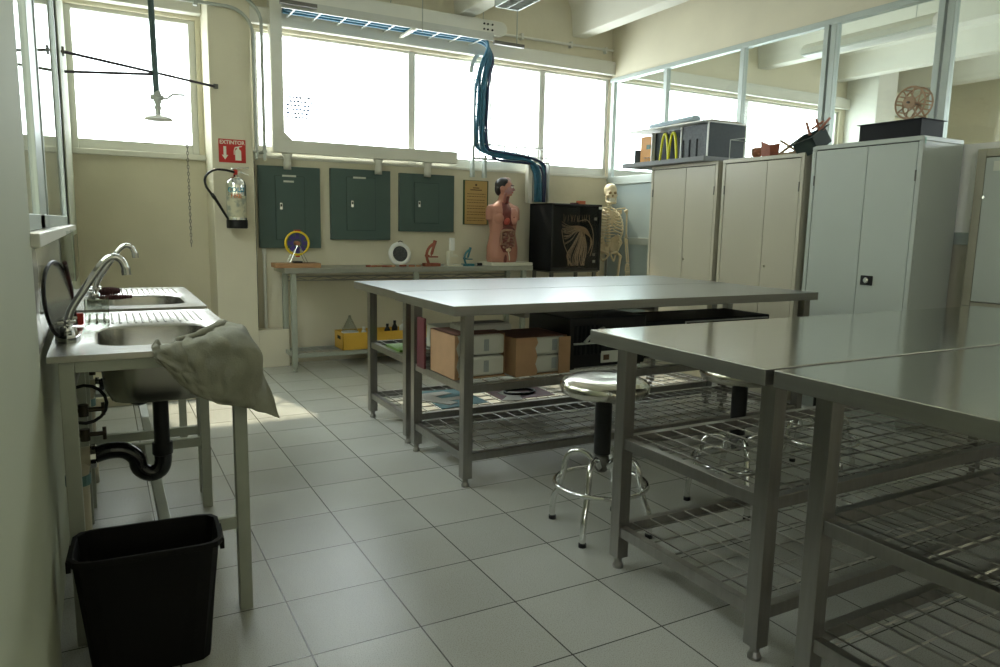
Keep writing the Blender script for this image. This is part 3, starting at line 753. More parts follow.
# right block
MB().box(4.06, 4.49, 2.331, 2.64, 1.90, 2.175).build('stone_block', MODELG, t, bevel=.002)
MB().box(4.058, 4.49, 2.322, 2.331, 1.90, 2.185).build('end_wall', MODELD, t)
b = MB()
for y in (2.62, 2.54, 2.45): b.box(4.052, 4.060, y-.006, y+.006, 1.91, 2.06)
b.build('slit_window', BLACKMT, t)
MB().box(4.09, 4.44, 2.645, 3.03, 1.90, 2.165).build('sign_wall', MODELD, t)
b = MB(); b.box(4.05, 4.062, 2.318, 2.328, 1.90, 2.185); b.box(4.05, 4.075, 2.640, 2.650, 1.90, 2.18); b.box(4.05, 4.09, 3.03, 3.042, 1.90, 2.165)
b.build('white_edge', WHITEPL, t)
MB().box(4.10, 4.40, 3.042, 3.25, 1.90, 2.15).build('entrance_wall', ORANGE, t)
MB().box(4.094, 4.10, 3.11, 3.16, 2.03, 2.07).build('entrance_sign', mat('small_green_sign', (.02, .10, .05), .5), t)
tb_ = MB()
for y in (3.07, 3.11, 3.15): tb_.box(4.065, 4.09, y-.012, y+.012, 1.945, 1.953); tb_.box(4.075, 4.079, y-.002, y+.002, 1.90, 1.945)
tb_.build('model_tables', WOODL, t)
MB().prism([(4.07, 3.30), (4.10, 3.252), (4.40, 3.252), (4.40, 3.27)], 1.90, 2.03).build('side_ramp', MODELD, t)
# arches: two parabolic tubes side by side
for k, yc in enumerate((2.758, 2.868)):
    pts = [Vector((4.062, yc + .054*u, 1.905 + .235*(1-abs(u)**2.6))) for u in [-1+i/9 for i in range(19)]]
    MB().tube(pts, .0115, 8).build('arch', ARCH, t, smooth=True)
MB().box(3.99, 4.49, 2.315, 3.32, 2.187, 2.198).build('roof', WHITEPL, t, bevel=.002)
# fallen rows: loose sheets on the roof
sh = MB().box(4.03, 4.42, 2.30, 2.75, 2.199, 2.206).rot(Matrix.Rotation(.10, 3, 'Z'), (4.2, 2.5, 2.2)).build('board_sheet', PAPERT)
tag(sh, 'tan board sheet lying on the model restaurant roof', 'sheet')
sh = MB().box(4.10, 4.42, 2.33, 2.62, 2.207, 2.213).rot(Matrix.Rotation(-.14, 3, 'Z'), (4.25, 2.5, 2.2)).build('board_sheet', GREYPAP)
tag(sh, 'small grey-brown board sheet on top of the tan sheet on the model roof', 'sheet')
rl = MB().loft([[Vector((4.13+.05*math.cos(a), y, 2.232+.026*math.sin(a)+dz)) for a in [2*PI*k/10 for k in range(10)]] for y, dz in ((3.12, 0), (2.55, .016))]).build('rolled_poster', PAPERB, smooth=False)
tag(rl, 'flattened pale blue paper roll lying on the model restaurant roof', 'paper roll')

# wire cube
t = thing('wire_cube', 'thin wire cube frame standing on the middle beige cabinet beside the model', 'wire model', (4.15, 1.98, 1.86))
x0, x1, y0, y1, z0, z1 = 4.09, 4.25, 1.86, 2.10, 1.861, 2.02
b = MB()
for x in (x0, x1):
    for y in (y0, y1): b.tube([(x, y, z0), (x, y, z1)], .003, 5)
for z in (z0+.003, z1):
    for x in (x0, x1): b.tube([(x, y0, z), (x, y1, z)], .003, 5)
    for y in (y0, y1): b.tube([(x0, y, z), (x1, y, z)], .003, 5)
b.build('frame', GREYPL, t)
def stick_model(name, label, cat, sticks, m, r=.007, group=None):
    c = Vector(sticks[0][0])
    t = thing(name, label, cat, (c.x, c.y, 1.86), group=group)
    for a, bb in sticks:
        a, bb = Vector(a), Vector(bb); d = (bb-a); q = frame_to(d)
        MB().cb((0, 0, d.length/2), (r*2, r*1.4, d.length)).rot(q).rot(Matrix.Identity(3)).build('stick', m, t, world=False).location = a - Vector(t.location)
    return t
MB2 = MB().ell((4.15, 1.86, 1.905), (.05, .05, .042), seg=9, rings=6)
o = MB2.build('clay_lump', TERRA); tag(o, 'rough orange clay lump right of the wire cube on the middle cabinet', 'clay model')
for v in o.data.vertices: v.co += Vector((random.uniform(-1, 1), random.uniform(-1, 1), random.uniform(-.4, .4)))*.009
t = thing('folded_card_model', 'folded rusty brown card model between the clay lump and the crossed sticks', 'card model', (4.15, 1.70, 1.86))
MB().loft([[Vector((4.10, 1.775, 1.865)), Vector((4.10, 1.69, 1.862)), Vector((4.11, 1.71, 1.95)), Vector((4.11, 1.80, 1.985))], [Vector((4.16, 1.745, 1.862)), Vector((4.16, 1.66, 1.865)), Vector((4.17, 1.66, 1.96)), Vector((4.17, 1.75, 1.95))]]).build('card', RUST, t)
stick_model('stick_model', 'light wooden crossed sticks model on the middle cabinet right of the rusty card', 'wooden model', [((4.10, 1.60, 1.87), (4.14, 1.44, 1.98)), ((4.14, 1.45, 1.87), (4.10, 1.60, 1.97)), ((4.10, 1.61, 1.87), (4.20, 1.42, 1.875)), ((4.2, 1.60, 1.87), (4.12, 1.45, 1.885)), ((4.12, 1.55, 1.87), (4.16, 1.38, 1.90))], WOODL, .011)
# tilted open box bridging the two cabinets
t = thing('open_box', 'dark green open box tipped over the gap between the grey and beige cabinets', 'box', (4.2, 1.3, 1.86))
Rm = Matrix.Translation((4.12, 1.33, 1.93)) @ Matrix.Rotation(math.radians(-14), 4, 'X') @ Matrix.Rotation(math.radians(-30), 4, 'Y')
b = MB(); w, h_, d_ = .085, .06, .09
b.box(-d_, d_, -w, w, -h_, -h_+.006, Rm); b.box(-d_, d_, -w, -w+.005, -h_, h_, Rm); b.box(-d_, d_, w-.005, w, -h_, h_, Rm); b.box(-d_, -d_+.005, -w, w, -h_, h_, Rm); b.box(d_-.005, d_, -w, w, -h_, h_, Rm)
b.build('box_walls', mat('dark_green_card', (.02, .035, .032), .6, var=.1), t)
b = MB(); b.box(-d_-.02, -d_, -w-.02, w+.03, h_-.004, h_, Rm); b.box(-d_-.02, d_+.02, -w-.03, -w, h_-.004, h_, Rm); b.box(-d_-.02, d_+.02, w, w+.03, h_-.004, h_, Rm)
b.build('rim_flaps', mat('dark_green_card', (.02, .035, .032), .6), t)
stick_model('stick_model', 'reddish wooden stick figure poking out of the tipped green box', 'wooden model', [((4.13, 1.36, 1.99), (4.13, 1.40, 2.085)), ((4.13, 1.35, 2.03), (4.15, 1.27, 2.08)), ((4.14, 1.28, 2.0), (4.13, 1.32, 2.10)), ((4.14, 1.29, 2.02), (4.16, 1.225, 2.10)), ((4.14, 1.33, 1.98), (4.14, 1.25, 2.03))], mat('reddish_wood', (.36, .14, .09), .6), .009)
# black tray and wooden wheel
t = thing('black_tray', 'long black card tray on top of the grey-green cabinet', 'tray', (4.25, .73, 1.896))
b = MB(); b.box(4.12, 4.36, .52, .95, 1.896, 1.90); b.box(4.12, 4.125, .52, .95, 1.90, 2.01); b.box(4.355, 4.36, .52, .95, 1.90, 2.01); b.box(4.125, 4.355, .52, .525, 1.90, 2.01); b.box(4.125, 4.355, .945, .95, 1.90, 2.01)
b.build('tray_body', BLACKMT, t)
MB().box(4.11, 4.375, .505, .97, 2.01, 2.014).build('lid', BLACKMT, t)
t = thing('wheel_model', 'spoked wooden wheel model standing on the black tray', 'wooden model', (4.2, .63, 2.014))
yc, zc_ = .635, 2.125; xa, xb = 4.16, 4.24
for x in (xa, xb):
    MB().tube(arc((x, yc, zc_), .100, 0, 2*PI*23/24, 23, 'yz'), .0065, 6, closed=True).build('rim', WOODL, t)
for x in (xa, xb):
    for k in range(8):
        a = k*PI/4 + .2
        MB().tube([(x, yc, zc_), (x, yc+.097*math.cos(a), zc_+.097*math.sin(a))], .0045, 5).build('spoke', WOODL, t)
for k in range(12):
    a = k*PI/6; MB().tube([(xa, yc+.1*math.cos(a), zc_+.1*math.sin(a)), (xb, yc+.1*math.cos(a), zc_+.1*math.sin(a))], .005, 5).build('cross_slat', WOODL, t)
MB().cyl((xa-.012, yc, zc_), (xa+.0, yc, zc_), .038, seg=18).build('hub_disc', WOODL, t)
MB().cyl((xa-.03, yc, zc_), (xb+.03, yc, zc_), .007, seg=10).build('axle', DARKST, t)
b = MB()
for x in (xb+.02,): b.tube([(x, yc, zc_), (x, yc-.06, 2.016)], .006, 5); b.tube([(x, yc, zc_), (x, yc+.06, 2.016)], .006, 5)
b.build('stand', WOODL, t)

# ---------------------------------------------------------------- sinks
def rrect(cx, cy, hx, hy, r, n=48):
    out = []
    for i in range(n):
        a = 2*PI*(i+.5)/n; c, s_ = math.cos(a), math.sin(a)
        # superellipse-like rounded rectangle by ray cast
        lo, hi = 0, 3*max(hx, hy)
        for _ in range(28):
            m_ = (lo+hi)/2; x, y = abs(c*m_), abs(s_*m_)
            dx, dy = max(x-(hx-r), 0), max(y-(hy-r), 0)
            ins = (x <= hx and y <= hy) and (dx*dx+dy*dy <= r*r or dx == 0 or dy == 0)
            if ins: lo = m_
            else: hi = m_
        out.append((cx+c*lo, cy+s_*lo))
    return out
def outer(cx, cy, x0, x1, y0, y1, n=48):
    out = []
    for i in range(n):
        a = 2*PI*(i+.5)/n; c, s_ = math.cos(a), math.sin(a); k = 1e9
        if c > 1e-6: k = min(k, (x1-cx)/c)
        if c < -1e-6: k = min(k, (x0-cx)/c)
        if s_ > 1e-6: k = min(k, (y1-cy)/s_)
        if s_ < -1e-6: k = min(k, (y0-cy)/s_)
        out.append([cx+c*k, cy+s_*k])
    for X, Y in ((x0, y0), (x0, y1), (x1, y0), (x1, y1)):
        j = min(range(n), key=lambda q: (out[q][0]-X)**2+(out[q][1]-Y)**2); out[j] = [X, Y]
    return out
def make_sink(label):
    t = thing('sink_stand', label, 'sink', (0, 0, 0), group='steel sinks along the left wall')
    W, D = .555, 1.08; cx, cy = .305, .385
    Z = .890
    loops = []
    ou = outer(cx, cy, 0, W, 0, D)
    for z, pts in ((Z-.017, ou), (Z, ou), (Z-.002, outer(cx, cy, .012, W-.012, .012, D-.012))): loops.append([Vector((p[0], p[1], z)) for p in pts])
    for (z, hx, hy, r) in ((Z-.002, .192, .242, .105), (Z-.008, .182, .232, .10), (Z-.05, .178, .228, .10), (Z-.16, .168, .218, .10), (Z-.195, .150, .20, .09), (Z-.205, .11, .16, .08), (Z-.21, .03, .03, .028)):
        loops.append([Vector((p[0], p[1], z)) for p in rrect(cx, cy, hx, hy, r)])
    m = MB(); m.loft(loops, True, False)
    m.bm.faces.new([m.bm.verts[:][i] for i in range(len(m.bm.verts)-48, len(m.bm.verts))])
    o = m.build('basin', SINKST, t, world=False, smooth=False, solid=.003)
    for f_ in o.data.polygons: f_.use_smooth = True
    md = o.modifiers.new('split', 'EDGE_SPLIT'); md.split_angle = math.radians(38)
    # drainer ridges
    rb = MB()
    for k in range(17): x = .07+.026*k; rb.tube([(x, .70, Z-.001), (x, 1.02, Z-.001)], .0045, 6)
    rb.build('drainer_ridges', SINKST, t, world=False, smooth=True)
    MB().lathe([(0, Z-.207), (.028, Z-.207), (.03, Z-.205)], (cx, cy, 0), 16, caps=False).build('drain', DARKST, t, world=False)
    s = .02
    for x in (.045, W-.04):
        for y in (.03, D-.06): MB().box(x-s, x+s, y-s, y+s, .0, Z-.019).build('leg', FRAMEG, t, world=False, bevel=.002)
    b = MB(); za, zb = Z-.052, Z-.019
    b.box(.065, W-.06, .01, .035, za, zb); b.box(.065, W-.06, D-.055, D-.03, za, zb); b.box(.03, .055, .05, D-.08, za, zb); b.box(W-.05, W-.025, .05, D-.08, za, zb)
    b.build('top_frame', FRAMEG, t, world=False, bevel=.002)
    b = MB(); b.box(.065, W-.06, .015, .045, .285, .325)
    b.build('side_stretcher', FRAMEG, t, world=False, bevel=.002)
    b = MB(); b.box(.065, W-.06, D-.075, D-.045, .285, .325); b.build('side_stretcher', FRAMEG, t, world=False, bevel=.002)
    b = MB(); b.box(.27, .305, .045, D-.075, .285, .32); b.build('long_stretcher', FRAMEG, t, world=False, bevel=.002)
    # trap and waste pipe
    MB().lathe([(.03, .66), (.03, .685), (.026, .655), (.026, .50), (.034, .50), (.034, .46), (.029, .455)][::-1], (cx, cy, 0), 16).build('waste_pipe', BLACKPL, t, world=False, smooth=True)
    tp = smooth_path([(cx, cy, .47), (cx, cy, .43), (cx-.012, cy, .40), (cx-.045, cy, .392), (cx-.075, cy, .415), (cx-.085, cy, .455), (cx-.12, cy, .485), (cx-.17, cy, .49), (cx-.22, cy, .478)], 4)
    MB().tube(tp, .029, 12).build('trap', mat('glossy_black_pipe', (.010, .010, .010), .12), t, world=False, smooth=True)
    MB().lathe([(.026, -.012), (.042, -.008), (.042, .008), (.026, .012)], (cx-.215, cy, .479), 16, m=Matrix.Rotation(PI/2, 4, 'Y')).build('pipe_flange', CHROME, t, world=False)
    MB().tube(smooth_path([(cx-.21, cy, .48), (cx-.25, cy, .475), (cx-.262, cy, .43), (cx-.264, cy, .36), (cx-.264, cy, .0)], 4), .034, 14).build('drain_riser', PVC, t, world=False, smooth=True)
    MB().lathe([(.0385, .385), (.0385, .42)], (cx-.264, cy, 0), 14).build('riser_collar', PVCB, t, world=False)
    for z in (.64, .555):
        v = MB().tube([(.02, cy, z), (.13, cy, z)], .008, 8).build('valve', mat('dark_brass', (.06, .05, .035), .4, .8), t, world=False, smooth=True)
        MB().cyl((.07, cy, z-.02), (.07, cy, z+.02), .016, seg=12).build('valve_body', mat('dark_brass', (.06, .05, .035), .4, .8), v, world=False)
        MB().cyl((.128, cy, z-.022), (.128, cy, z+.022), .006, seg=8).build('tap_handle', mat('dark_brass', (.06, .05, .035), .4, .8), v, world=False)
    MB().tube(smooth_path([(.07, cy, .62), (.045, cy+.02, .70), (.07, cy-.02, .80), (.075, cy-.03, .872)], 5), .006, 7).build('supply_hose', GREYPL, t, world=False, smooth=True)
    MB().tube(arc((.075, cy, .66), .065, 0, 2*PI*15/16, 15, 'xz'), .006, 6, closed=True).build('supply_hose', BLACKPL, t, world=False, smooth=True)
    return t
K1 = make_sink('nearest steel sink on a tube stand with a cloth over its right rim'); K1.location = (-.640, .0, 0)
K2 = dup(K1, (-.630, 1.19, 0), label='second steel sink on a tube stand behind the cloth-draped one')

def make_faucet(label):
    t = thing('faucet', label, 'faucet', (0, 0, 0), group='gooseneck sink faucets')
    MB().prism([(.045*math.cos(2*PI*k/8)*.8, .085*math.sin(2*PI*k/8)) for k in range(8)], .0, .018).loft([[Vector((.04*math.cos(2*PI*k/8)*.8, .08*math.sin(2*PI*k/8), .018)) for k in range(8)], [Vector((.022*math.cos(2*PI*k/8), .03*math.sin(2*PI*k/8), .048)) for k in range(8)]]).build('base', CHROME, t, world=False, bevel=.002)
    for y in (-.05, .05):
        h = MB().lathe([(.016, .02), (.014, .04), (.012, .055)], (0, y, 0), 12).build('tap', CHROME, t, world=False, smooth=True)
        b = MB()
        for a in (.4, .4+PI/2): b.tube([(-.028*math.cos(a), y-.028*math.sin(a), .064), (.028*math.cos(a), y+.028*math.sin(a), .064)], .006, 7)
        b.cyl((0, y, .05), (0, y, .072), .011, seg=10); b.build('cross_handle', CHROME, h, world=False)
    sp = smooth_path([(0, 0, .04), (.004, 0, .07), (.02, 0, .11), (.065, 0, .18), (.105, 0, .24), (.127, 0, .262), (.148, 0, .267), (.166, 0, .255), (.175, 0, .232), (.177, 0, .226)], 5)
    MB().tube(sp, .0115, 12).build('spout', CHROME, t, world=False, smooth=True)
    MB().tube([(.177, 0, .233), (.1785, 0, .208)], .0145, 12).build('aerator', CHROME, t, world=False)
    return t
F1 = make_faucet('chrome gooseneck faucet on the nearest sink'); F1.location = (-.598, .33, .889)
F2 = dup(F1, (-.525, 1.55, .888), math.radians(0), 'chrome gooseneck faucet on the second sink, behind the nearest one')
for o in []:
    pass

# cloth
rows = [[(-.37, .02, .902), (-.30, .05, .903), (-.22, .08, .915), (-.15, .18, .930), (-.13, .30, .915)],
        [(-.375, -.012, .900), (-.31, -.014, .905), (-.22, -.014, .918), (-.12, .02, .935), (-.07, .28, .915)],
        [(-.37, -.028, .885), (-.30, -.035, .855), (-.20, -.045, .855), (-.072, -.035, .865), (-.050, .22, .845)],
        [(-.365, -.032, .875), (-.29, -.045, .81), (-.20, -.06, .765), (-.085, -.055, .755), (-.035, .07, .76)],
        [(-.36, -.032, .868), (-.285, -.045, .775), (-.20, -.055, .728), (-.10, -.06, .700), (-.015, -.03, .655)]]
def crv(P, t):
    n = len(P)-1; i = min(int(t*n), n-1); f = t*n-i
    a, b_, c, d = P[max(i-1, 0)], P[i], P[i+1], P[min(i+2, n)]
    return .5*((2*b_) + (-a+c)*f + (2*a-5*b_+4*c-d)*f*f + (-a+3*b_-3*c+d)*f**3)
RW = [[Vector(p) for p in r] for r in rows]
def clf(u, v):
    p = crv([crv(r, u) for r in RW], v)
    k = .006*math.sin(u*23+v*5)+.004*math.sin(u*41-v*9)+.003*math.sin(v*31+u*7)
    q = min(1, v*2.2)
    return p + Vector((k*.4, -abs(k)*q, k*.7*(1-q)+abs(k)*(1-q)))
o = MB().grid(clf, 60, 44).build('cleaning_cloth', CLOTH, smooth=True, solid=.003, world=True)
tag(o, 'grey-green cleaning cloth draped over the right rim of the nearest sink', 'cloth')
b = MB().tube(smooth_path([(-.30, .045, .915), (-.22, .10, .925), (-.15, .20, .935), (-.11, .32, .91), (-.09, .345, .90)], 5), [.008]*5+[.014]*5+[.018]*5+[.016]*5+[.012])
o2 = b.build('cloth_roll_edge', CLOTH, o, smooth=True)

# things by the sinks
t = thing('acrylic_box', 'small clear acrylic box with a red item on the drainboard of the nearest sink', 'box', (-.50, .72, .897))
b = MB(); x0, x1, y0, y1 = -.555, -.475, .68, .78
b.box(x0, x1, y0, y0+.002, .897, .985); b.box(x0, x1, y1-.002, y1, .897, .985); b.box(x0, x0+.002, y0, y1, .897, .985); b.box(x1-.002, x1, y0, y1, .897, .985); b.box(x0, x1, y0, y1, .897, .899)
b.build('box_walls', CLEAR, t)
MB().box(-.582, -.558, .64, .67, .897, .94).build('red_item', REDPL, t, bevel=.004)
def brush(lab, a, bb, r, h):
    t = thing('bottle_brush', lab, 'brush', a, group='bottle brushes on the second sink')
    a, bb = Vector(a), Vector(bb); d = (bb-a).normalized()
    n = 26; pts = [a+(bb-a)*i/n for i in range(n+1)]
    m = MB(); m.tube(pts, [max(.003, r*(.6+.4*math.sin(PI*i/n))*(1 if i % 2 else .72)) for i in range(n+1)], 10)
    m.build('bristles', BRUSH, t)
    MB().tube([a, a-d*h], .004, 6).build('handle', GREYPL, t)
brush('thick dark red bottle brush lying on top of the second sink brushes', (-.53, 1.58, .932), (-.42, 1.60, .935), .024, .05)
brush('thinner dark red bottle brush lying in front of the thick one', (-.52, 1.50, .912), (-.37, 1.53, .912), .014, .04)
brush('short dark red bottle brush against the wall behind the second faucet', (-.55, 1.68, .912), (-.47, 1.70, .93), .02, .03)
# oval rimmed lid and dark handled tools leaning at the wall
t = thing('oval_lid', 'smoky oval plastic lid with black rim leaning on the wall behind the nearest faucet', 'lid', (-.63, .45, .89))
def ov(s_): return [Vector((-.618+.026*s_*math.cos(a)-.012*math.sin(a), .40+.24*s_*math.cos(a), 1.015+.122*s_*math.sin(a))) for a in [2*PI*k/28 for k in range(28)]]
MB().loft([[p for p in ov(.97)], [p + Vector((.004, 0, 0)) for p in ov(.97)]]).build('lid_panel', mat('smoky_plastic', (.13, .13, .12), .15), t)
MB().tube(ov(1), .006, 6, closed=True).build('rim', BLACKPL, t)
t = thing('dish_tongs', 'dark handled tongs standing against the wall between lid and faucet', 'tongs', (-.60, .80, .89))
MB().tube(smooth_path([(-.600, .50, 1.13), (-.598, .56, 1.10), (-.590, .62, 1.0), (-.585, .64, .90)], 5), [.007]*6+[.008]*10, 8).build('handle', mat('dark_red_rubber', (.05, .015, .015), .4), t, smooth=True)
MB().tube(smooth_path([(-.615, .86, 1.10), (-.605, .84, 1.06), (-.595, .80, .98), (-.592, .78, .90)], 5), [.008]*6+[.009]*10, 8).build('handle', BLACKPL, t, smooth=True)
t = thing('acrylic_holder', 'clear acrylic wall holder above the second sink', 'holder', (-.64, 1.9, 1.0))
b = MB(); b.box(-.654, -.652, 1.55, 2.1, .99, 1.24); b.box(-.60, -.598, 1.55, 2.1, .99, 1.20); b.box(-.654, -.598, 1.55, 1.552, .99, 1.22); b.box(-.654, -.598, 2.098, 2.1, .99, 1.22); b.box(-.654, -.598, 1.55, 2.1, .988, .991)
b.build('holder_walls', CLEAR, t)

# waste bin
t = thing('waste_bin', 'black rectangular plastic waste bin in the lower left, in front of the nearest sink', 'bin', (-.42, -.14, 0))
m = MB(); L = []
for z, hx, hy in ((.0, .155, .085), (.355, .186, .112), (.355, .196, .121), (.372, .196, .121), (.372, .184, .110), (.02, .150, .081)):
    L.append([Vector((p[0], p[1], z)) for p in rrect(-.415, -.14, hx, hy, .045, 40)])
m.loft(L, True, True); m.build('bin_body', BINPL, t, bevel=.002)
m = MB()
for xx in (-.415-.196, -.415+.196): m.box(xx-.006, xx+.006, -.20, -.08, .325, .356)
m.build('rim_tab', BINPL, t)
t.rotation_euler = (0, 0, math.radians(-3))

# ---------------------------------------------------------------- emergency shower
sx, sy = -.065, 3.72
t = thing('emergency_shower', 'emergency shower head on a dark pipe braced by rods before the left window', 'shower', (sx, sy, 2.03))
PD = mat('dark_green_pipe', (.05, .085, .085), .4, .3)
MB().cyl((sx-.005, sy, 2.20), (sx-.03, sy, ZC), .021, seg=12).build('drop_pipe', PD, t, smooth=True)
MB().lathe([(.012, 2.03), (.02, 2.06), (.018, 2.08), (.026, 2.10), (.018, 2.12), (.03, 2.15), (.03, 2.19), (.02, 2.22)], (sx, sy, 0), 14).build('valve', GREYPL, t, smooth=True)
MB().cyl((sx-.05, sy-.02, 2.17), (sx+.04, sy-.02, 2.17), .018, seg=10).build('valve_body', GREYPL, t, smooth=True)
MB().lathe([(.0, 2.005), (.09, 2.01), (.10, 2.015), (.085, 2.03), (.03, 2.045), (.012, 2.05)], (sx, sy, 0), 26, caps=False).build('shower_head', WHITEPL, t, smooth=True)
MB().tube([(sx+.0, sy-.02, 2.18), (sx+.06, sy-.02, 2.165), (sx+.10, sy-.02, 2.20), (sx+.185, sy-.02, 2.205)], .008, 8).build('pull_lever', GREYPL, t, smooth=True)
b = MB(); z = 2.205; k = 0
while z > 1.10:
    a = arc((0, 0, 0), 1, 0, 2*PI*7/8, 7, 'xz')
    if k % 2: pts = [Vector((sx+.187, sy-.02+p.x*.007, z-.014+p.z*.016)) for p in a]
    else: pts = [Vector((sx+.187+p.x*.007, sy-.02, z-.014+p.z*.016)) for p in a]
    b.tube(pts, .0024, 4, closed=True); z -= .0255; k += 1
b.build('pull_chain', DARKST, t)
for p0, p1 in (((-.645, 3.30, 2.345), (sx-.015, sy+.02, 2.352)), ((-.645, 3.60, 2.27), (sx-.015, sy, 2.335)), ((sx-.01, sy+.02, 2.352), (.40, 4.160, 2.365))):
    MB().cyl(p0, p1, .010, seg=8).build('brace_rod', mat('dark_rod', (.06, .05, .06), .5, .5), t)
MB().box(-.645, -.63, 3.27, 3.33, 2.32, 2.37).build('rod_bracket', DARKST, t)
MB().box(.385, .42, 4.145, 4.162, 2.35, 2.385).build('rod_bracket', DARKST, t)

# ---------------------------------------------------------------- things on the wall bench
BZ = .8985
bd = MB().box(.785, 1.165, 3.86, 4.06, BZ, .937).build('wooden_board', WOOD, bevel=.003)
tag(bd, 'thick wooden board at the left end of the wall bench under the toy wheel', 'board')
t = thing('toy_ferris_wheel', 'yellow and purple toy wheel on thin wire legs standing on the wooden board', 'toy', (.985, 3.95, .937))
c = Vector((.985, 3.95, 1.105))
for y in (-.03, .03): MB().tube(arc((c.x+(.010 if y > 0 else -.008), c.y+y, c.z), .098, 0, 2*PI*27/28, 27, 'xz'), .0085, 7, closed=True).build('rim', YELP, t, smooth=True)
b = MB()
for k in range(8):
    a = k*PI/4; p = c + Vector((.06*math.cos(a), -.02, .06*math.sin(a)))
    b.cb(p, (.048, .006, .034), Matrix.Rotation(-a, 3, 'Y'))
b.build('paddles', PURPLE, t)
MB().cyl(c+Vector((0, -.05, 0)), c+Vector((0, .05, 0)), .018, seg=12).build('hub', TERRA, t)
MB().cb(c+Vector((0, -.01, -.105)), (.03, .03, .025)).build('clip', REDPL, t); MB().cb(c+Vector((0, -.01, .107)), (.05, .05, .012)).build('clip', REDPL, t)
for sx_ in (-1, 1):
    for sy_ in (-1, 1): MB().tube([c+Vector((0, .045*sy_, 0)), c+Vector((.075*sx_, .055*sy_, -.166))], .0028, 6).build('leg', CHROME, t)
MB().box(.95, 1.02, 3.91, 3.99, .938, .952).build('base', BLACKPL, t)

t = thing('round_speaker', 'round white ring-shaped speaker with dark centre leaning on the back of the bench', 'speaker', (1.955, 4.05, BZ))
rm = Matrix.Translation((1.955, 4.05, 1.008)) @ Matrix.Rotation(math.radians(80), 4, 'X')
MB().lathe([(.070, -.03), (.104, -.02), (.112, 0), (.103, .018), (.082, .024), (.073, .016), (.070, -.03)], (0, 0, 0), 32, caps=False, m=rm).build('ring', WHITEPL, t, smooth=True)
MB().lathe([(0, .006), (.073, .010), (.073, -.02), (0, -.02)], (0, 0, 0), 28, caps=False, m=rm).build('grille', mat('dark_grille', (.05, .055, .055), .6, col2=(.09, .09, .09), vscale=90), t)
MB().tube([(1.93, 4.03, 1.118), (1.95, 4.03, 1.130), (1.975, 4.03, 1.120)], .004, 6).build('loop', BLACKPL, t)

random.seed(21)
for k in range(9):
    x = 1.60+.045*k if k < 6 else 1.86+.07*(k-5)
    w = random.uniform(.03, .07)
    m = MB().cb((x, 3.88+random.uniform(-.02, .04), BZ+.009), (w, .03, .016), Matrix.Rotation(random.uniform(-.7, .7), 3, 'Z')).build('wood_scrap', (RUST, TERRA, WOOD)[k % 3], bevel=.002)
    tag(m, ['leftmost rusty brown', 'leftmost orange', 'leftmost tan', 'second rusty brown', 'second orange', 'second tan', 'rusty brown', 'orange', 'tan'][k]+' wood scrap lying on the bench '+('left' if k < 6 else 'right')+' of the round speaker', 'wood scrap', 'wood scraps on the bench')
def microscope(name, lab, x, y, s, m, group=None):
    t = thing(name, lab, 'microscope', (x, y, BZ), group=group)
    def B(c, sz, nm, rt=None, mm=m): return MB().cb((x+c[0]*s, y+c[1]*s, BZ+c[2]*s), (sz[0]*s, sz[1]*s, sz[2]*s), rt).build(nm, mm, t, bevel=.002)
    B((0, 0, .015), (.15, .10, .03), 'base')
    MB().tube(smooth_path([Vector((x, y, BZ))+Vector(p)*s for p in ((-.03, 0, .03), (-.045, 0, .07), (-.05, 0, .12), (-.03, 0, .17), (.0, 0, .20), (.02, 0, .21))], 4), .014*s, 8).build('arm', m, t, smooth=True)
    B((.01, 0, .09), (.09, .07, .012), 'stage')
    MB().cyl((x-.0*s, y, BZ+.115*s), (x+.03*s, y, BZ+.215*s), .014*s, seg=12).cyl((x-.004*s, y, BZ+.10*s), (x-.0*s, y, BZ+.118*s), .008*s, seg=10).build('tube', m, t, smooth=False)
    MB().cyl((x+.028*s, y, BZ+.212*s), (x+.038*s, y, BZ+.245*s), .017*s, seg=12).build('eyepiece', m, t)
    MB().cyl((x-.045*s, y-.035*s, BZ+.10*s), (x-.045*s, y+.035*s, BZ+.10*s), .012*s, seg=10).build('focus_knob', m, t)
    return t
microscope('model_microscope', 'red-brown wooden model microscope on the bench right of the round speaker', 2.225, 3.93, .98, RUST)
t = thing('white_stand', 'white plastic stand model between the brown and the teal microscopes', 'model', (2.45, 3.95, BZ))
MB().box(2.38, 2.54, 3.90, 4.0, BZ, BZ+.014).build('base', CREAMP, t, bevel=.002)
MB().box(2.395, 2.425, 3.94, 3.97, BZ+.014, BZ+.14).build('column', CREAMP, t, bevel=.002)
MB().box(2.425, 2.50, 3.935, 3.975, BZ+.085, BZ+.105).build('arm', CREAMP, t, bevel=.002)
MB().box(2.425, 2.465, 3.93, 3.98, BZ+.145, BZ+.265).build('tube', WHITEPL, t, bevel=.003); MB().box(2.43, 2.455, 3.94, 3.97, BZ+.105, BZ+.146).build('neck', CREAMP, t)
microscope('toy_microscope', 'small teal toy microscope on the bench beside the torso model', 2.605, 3.93, .72, TEALPL)
t = thing('black_eyepiece', 'small black eyepiece lying right of the teal microscope', 'eyepiece', (2.72, 3.93, BZ))
MB().cyl((2.69, 3.93, BZ+.015), (2.755, 3.93, BZ+.015), .014, seg=12).build('barrel', BLACKPL, t); MB().cyl((2.685, 3.93, BZ+.015), (2.70, 3.93, BZ+.015), .0145, seg=12).build('cap', GREYPL, t)

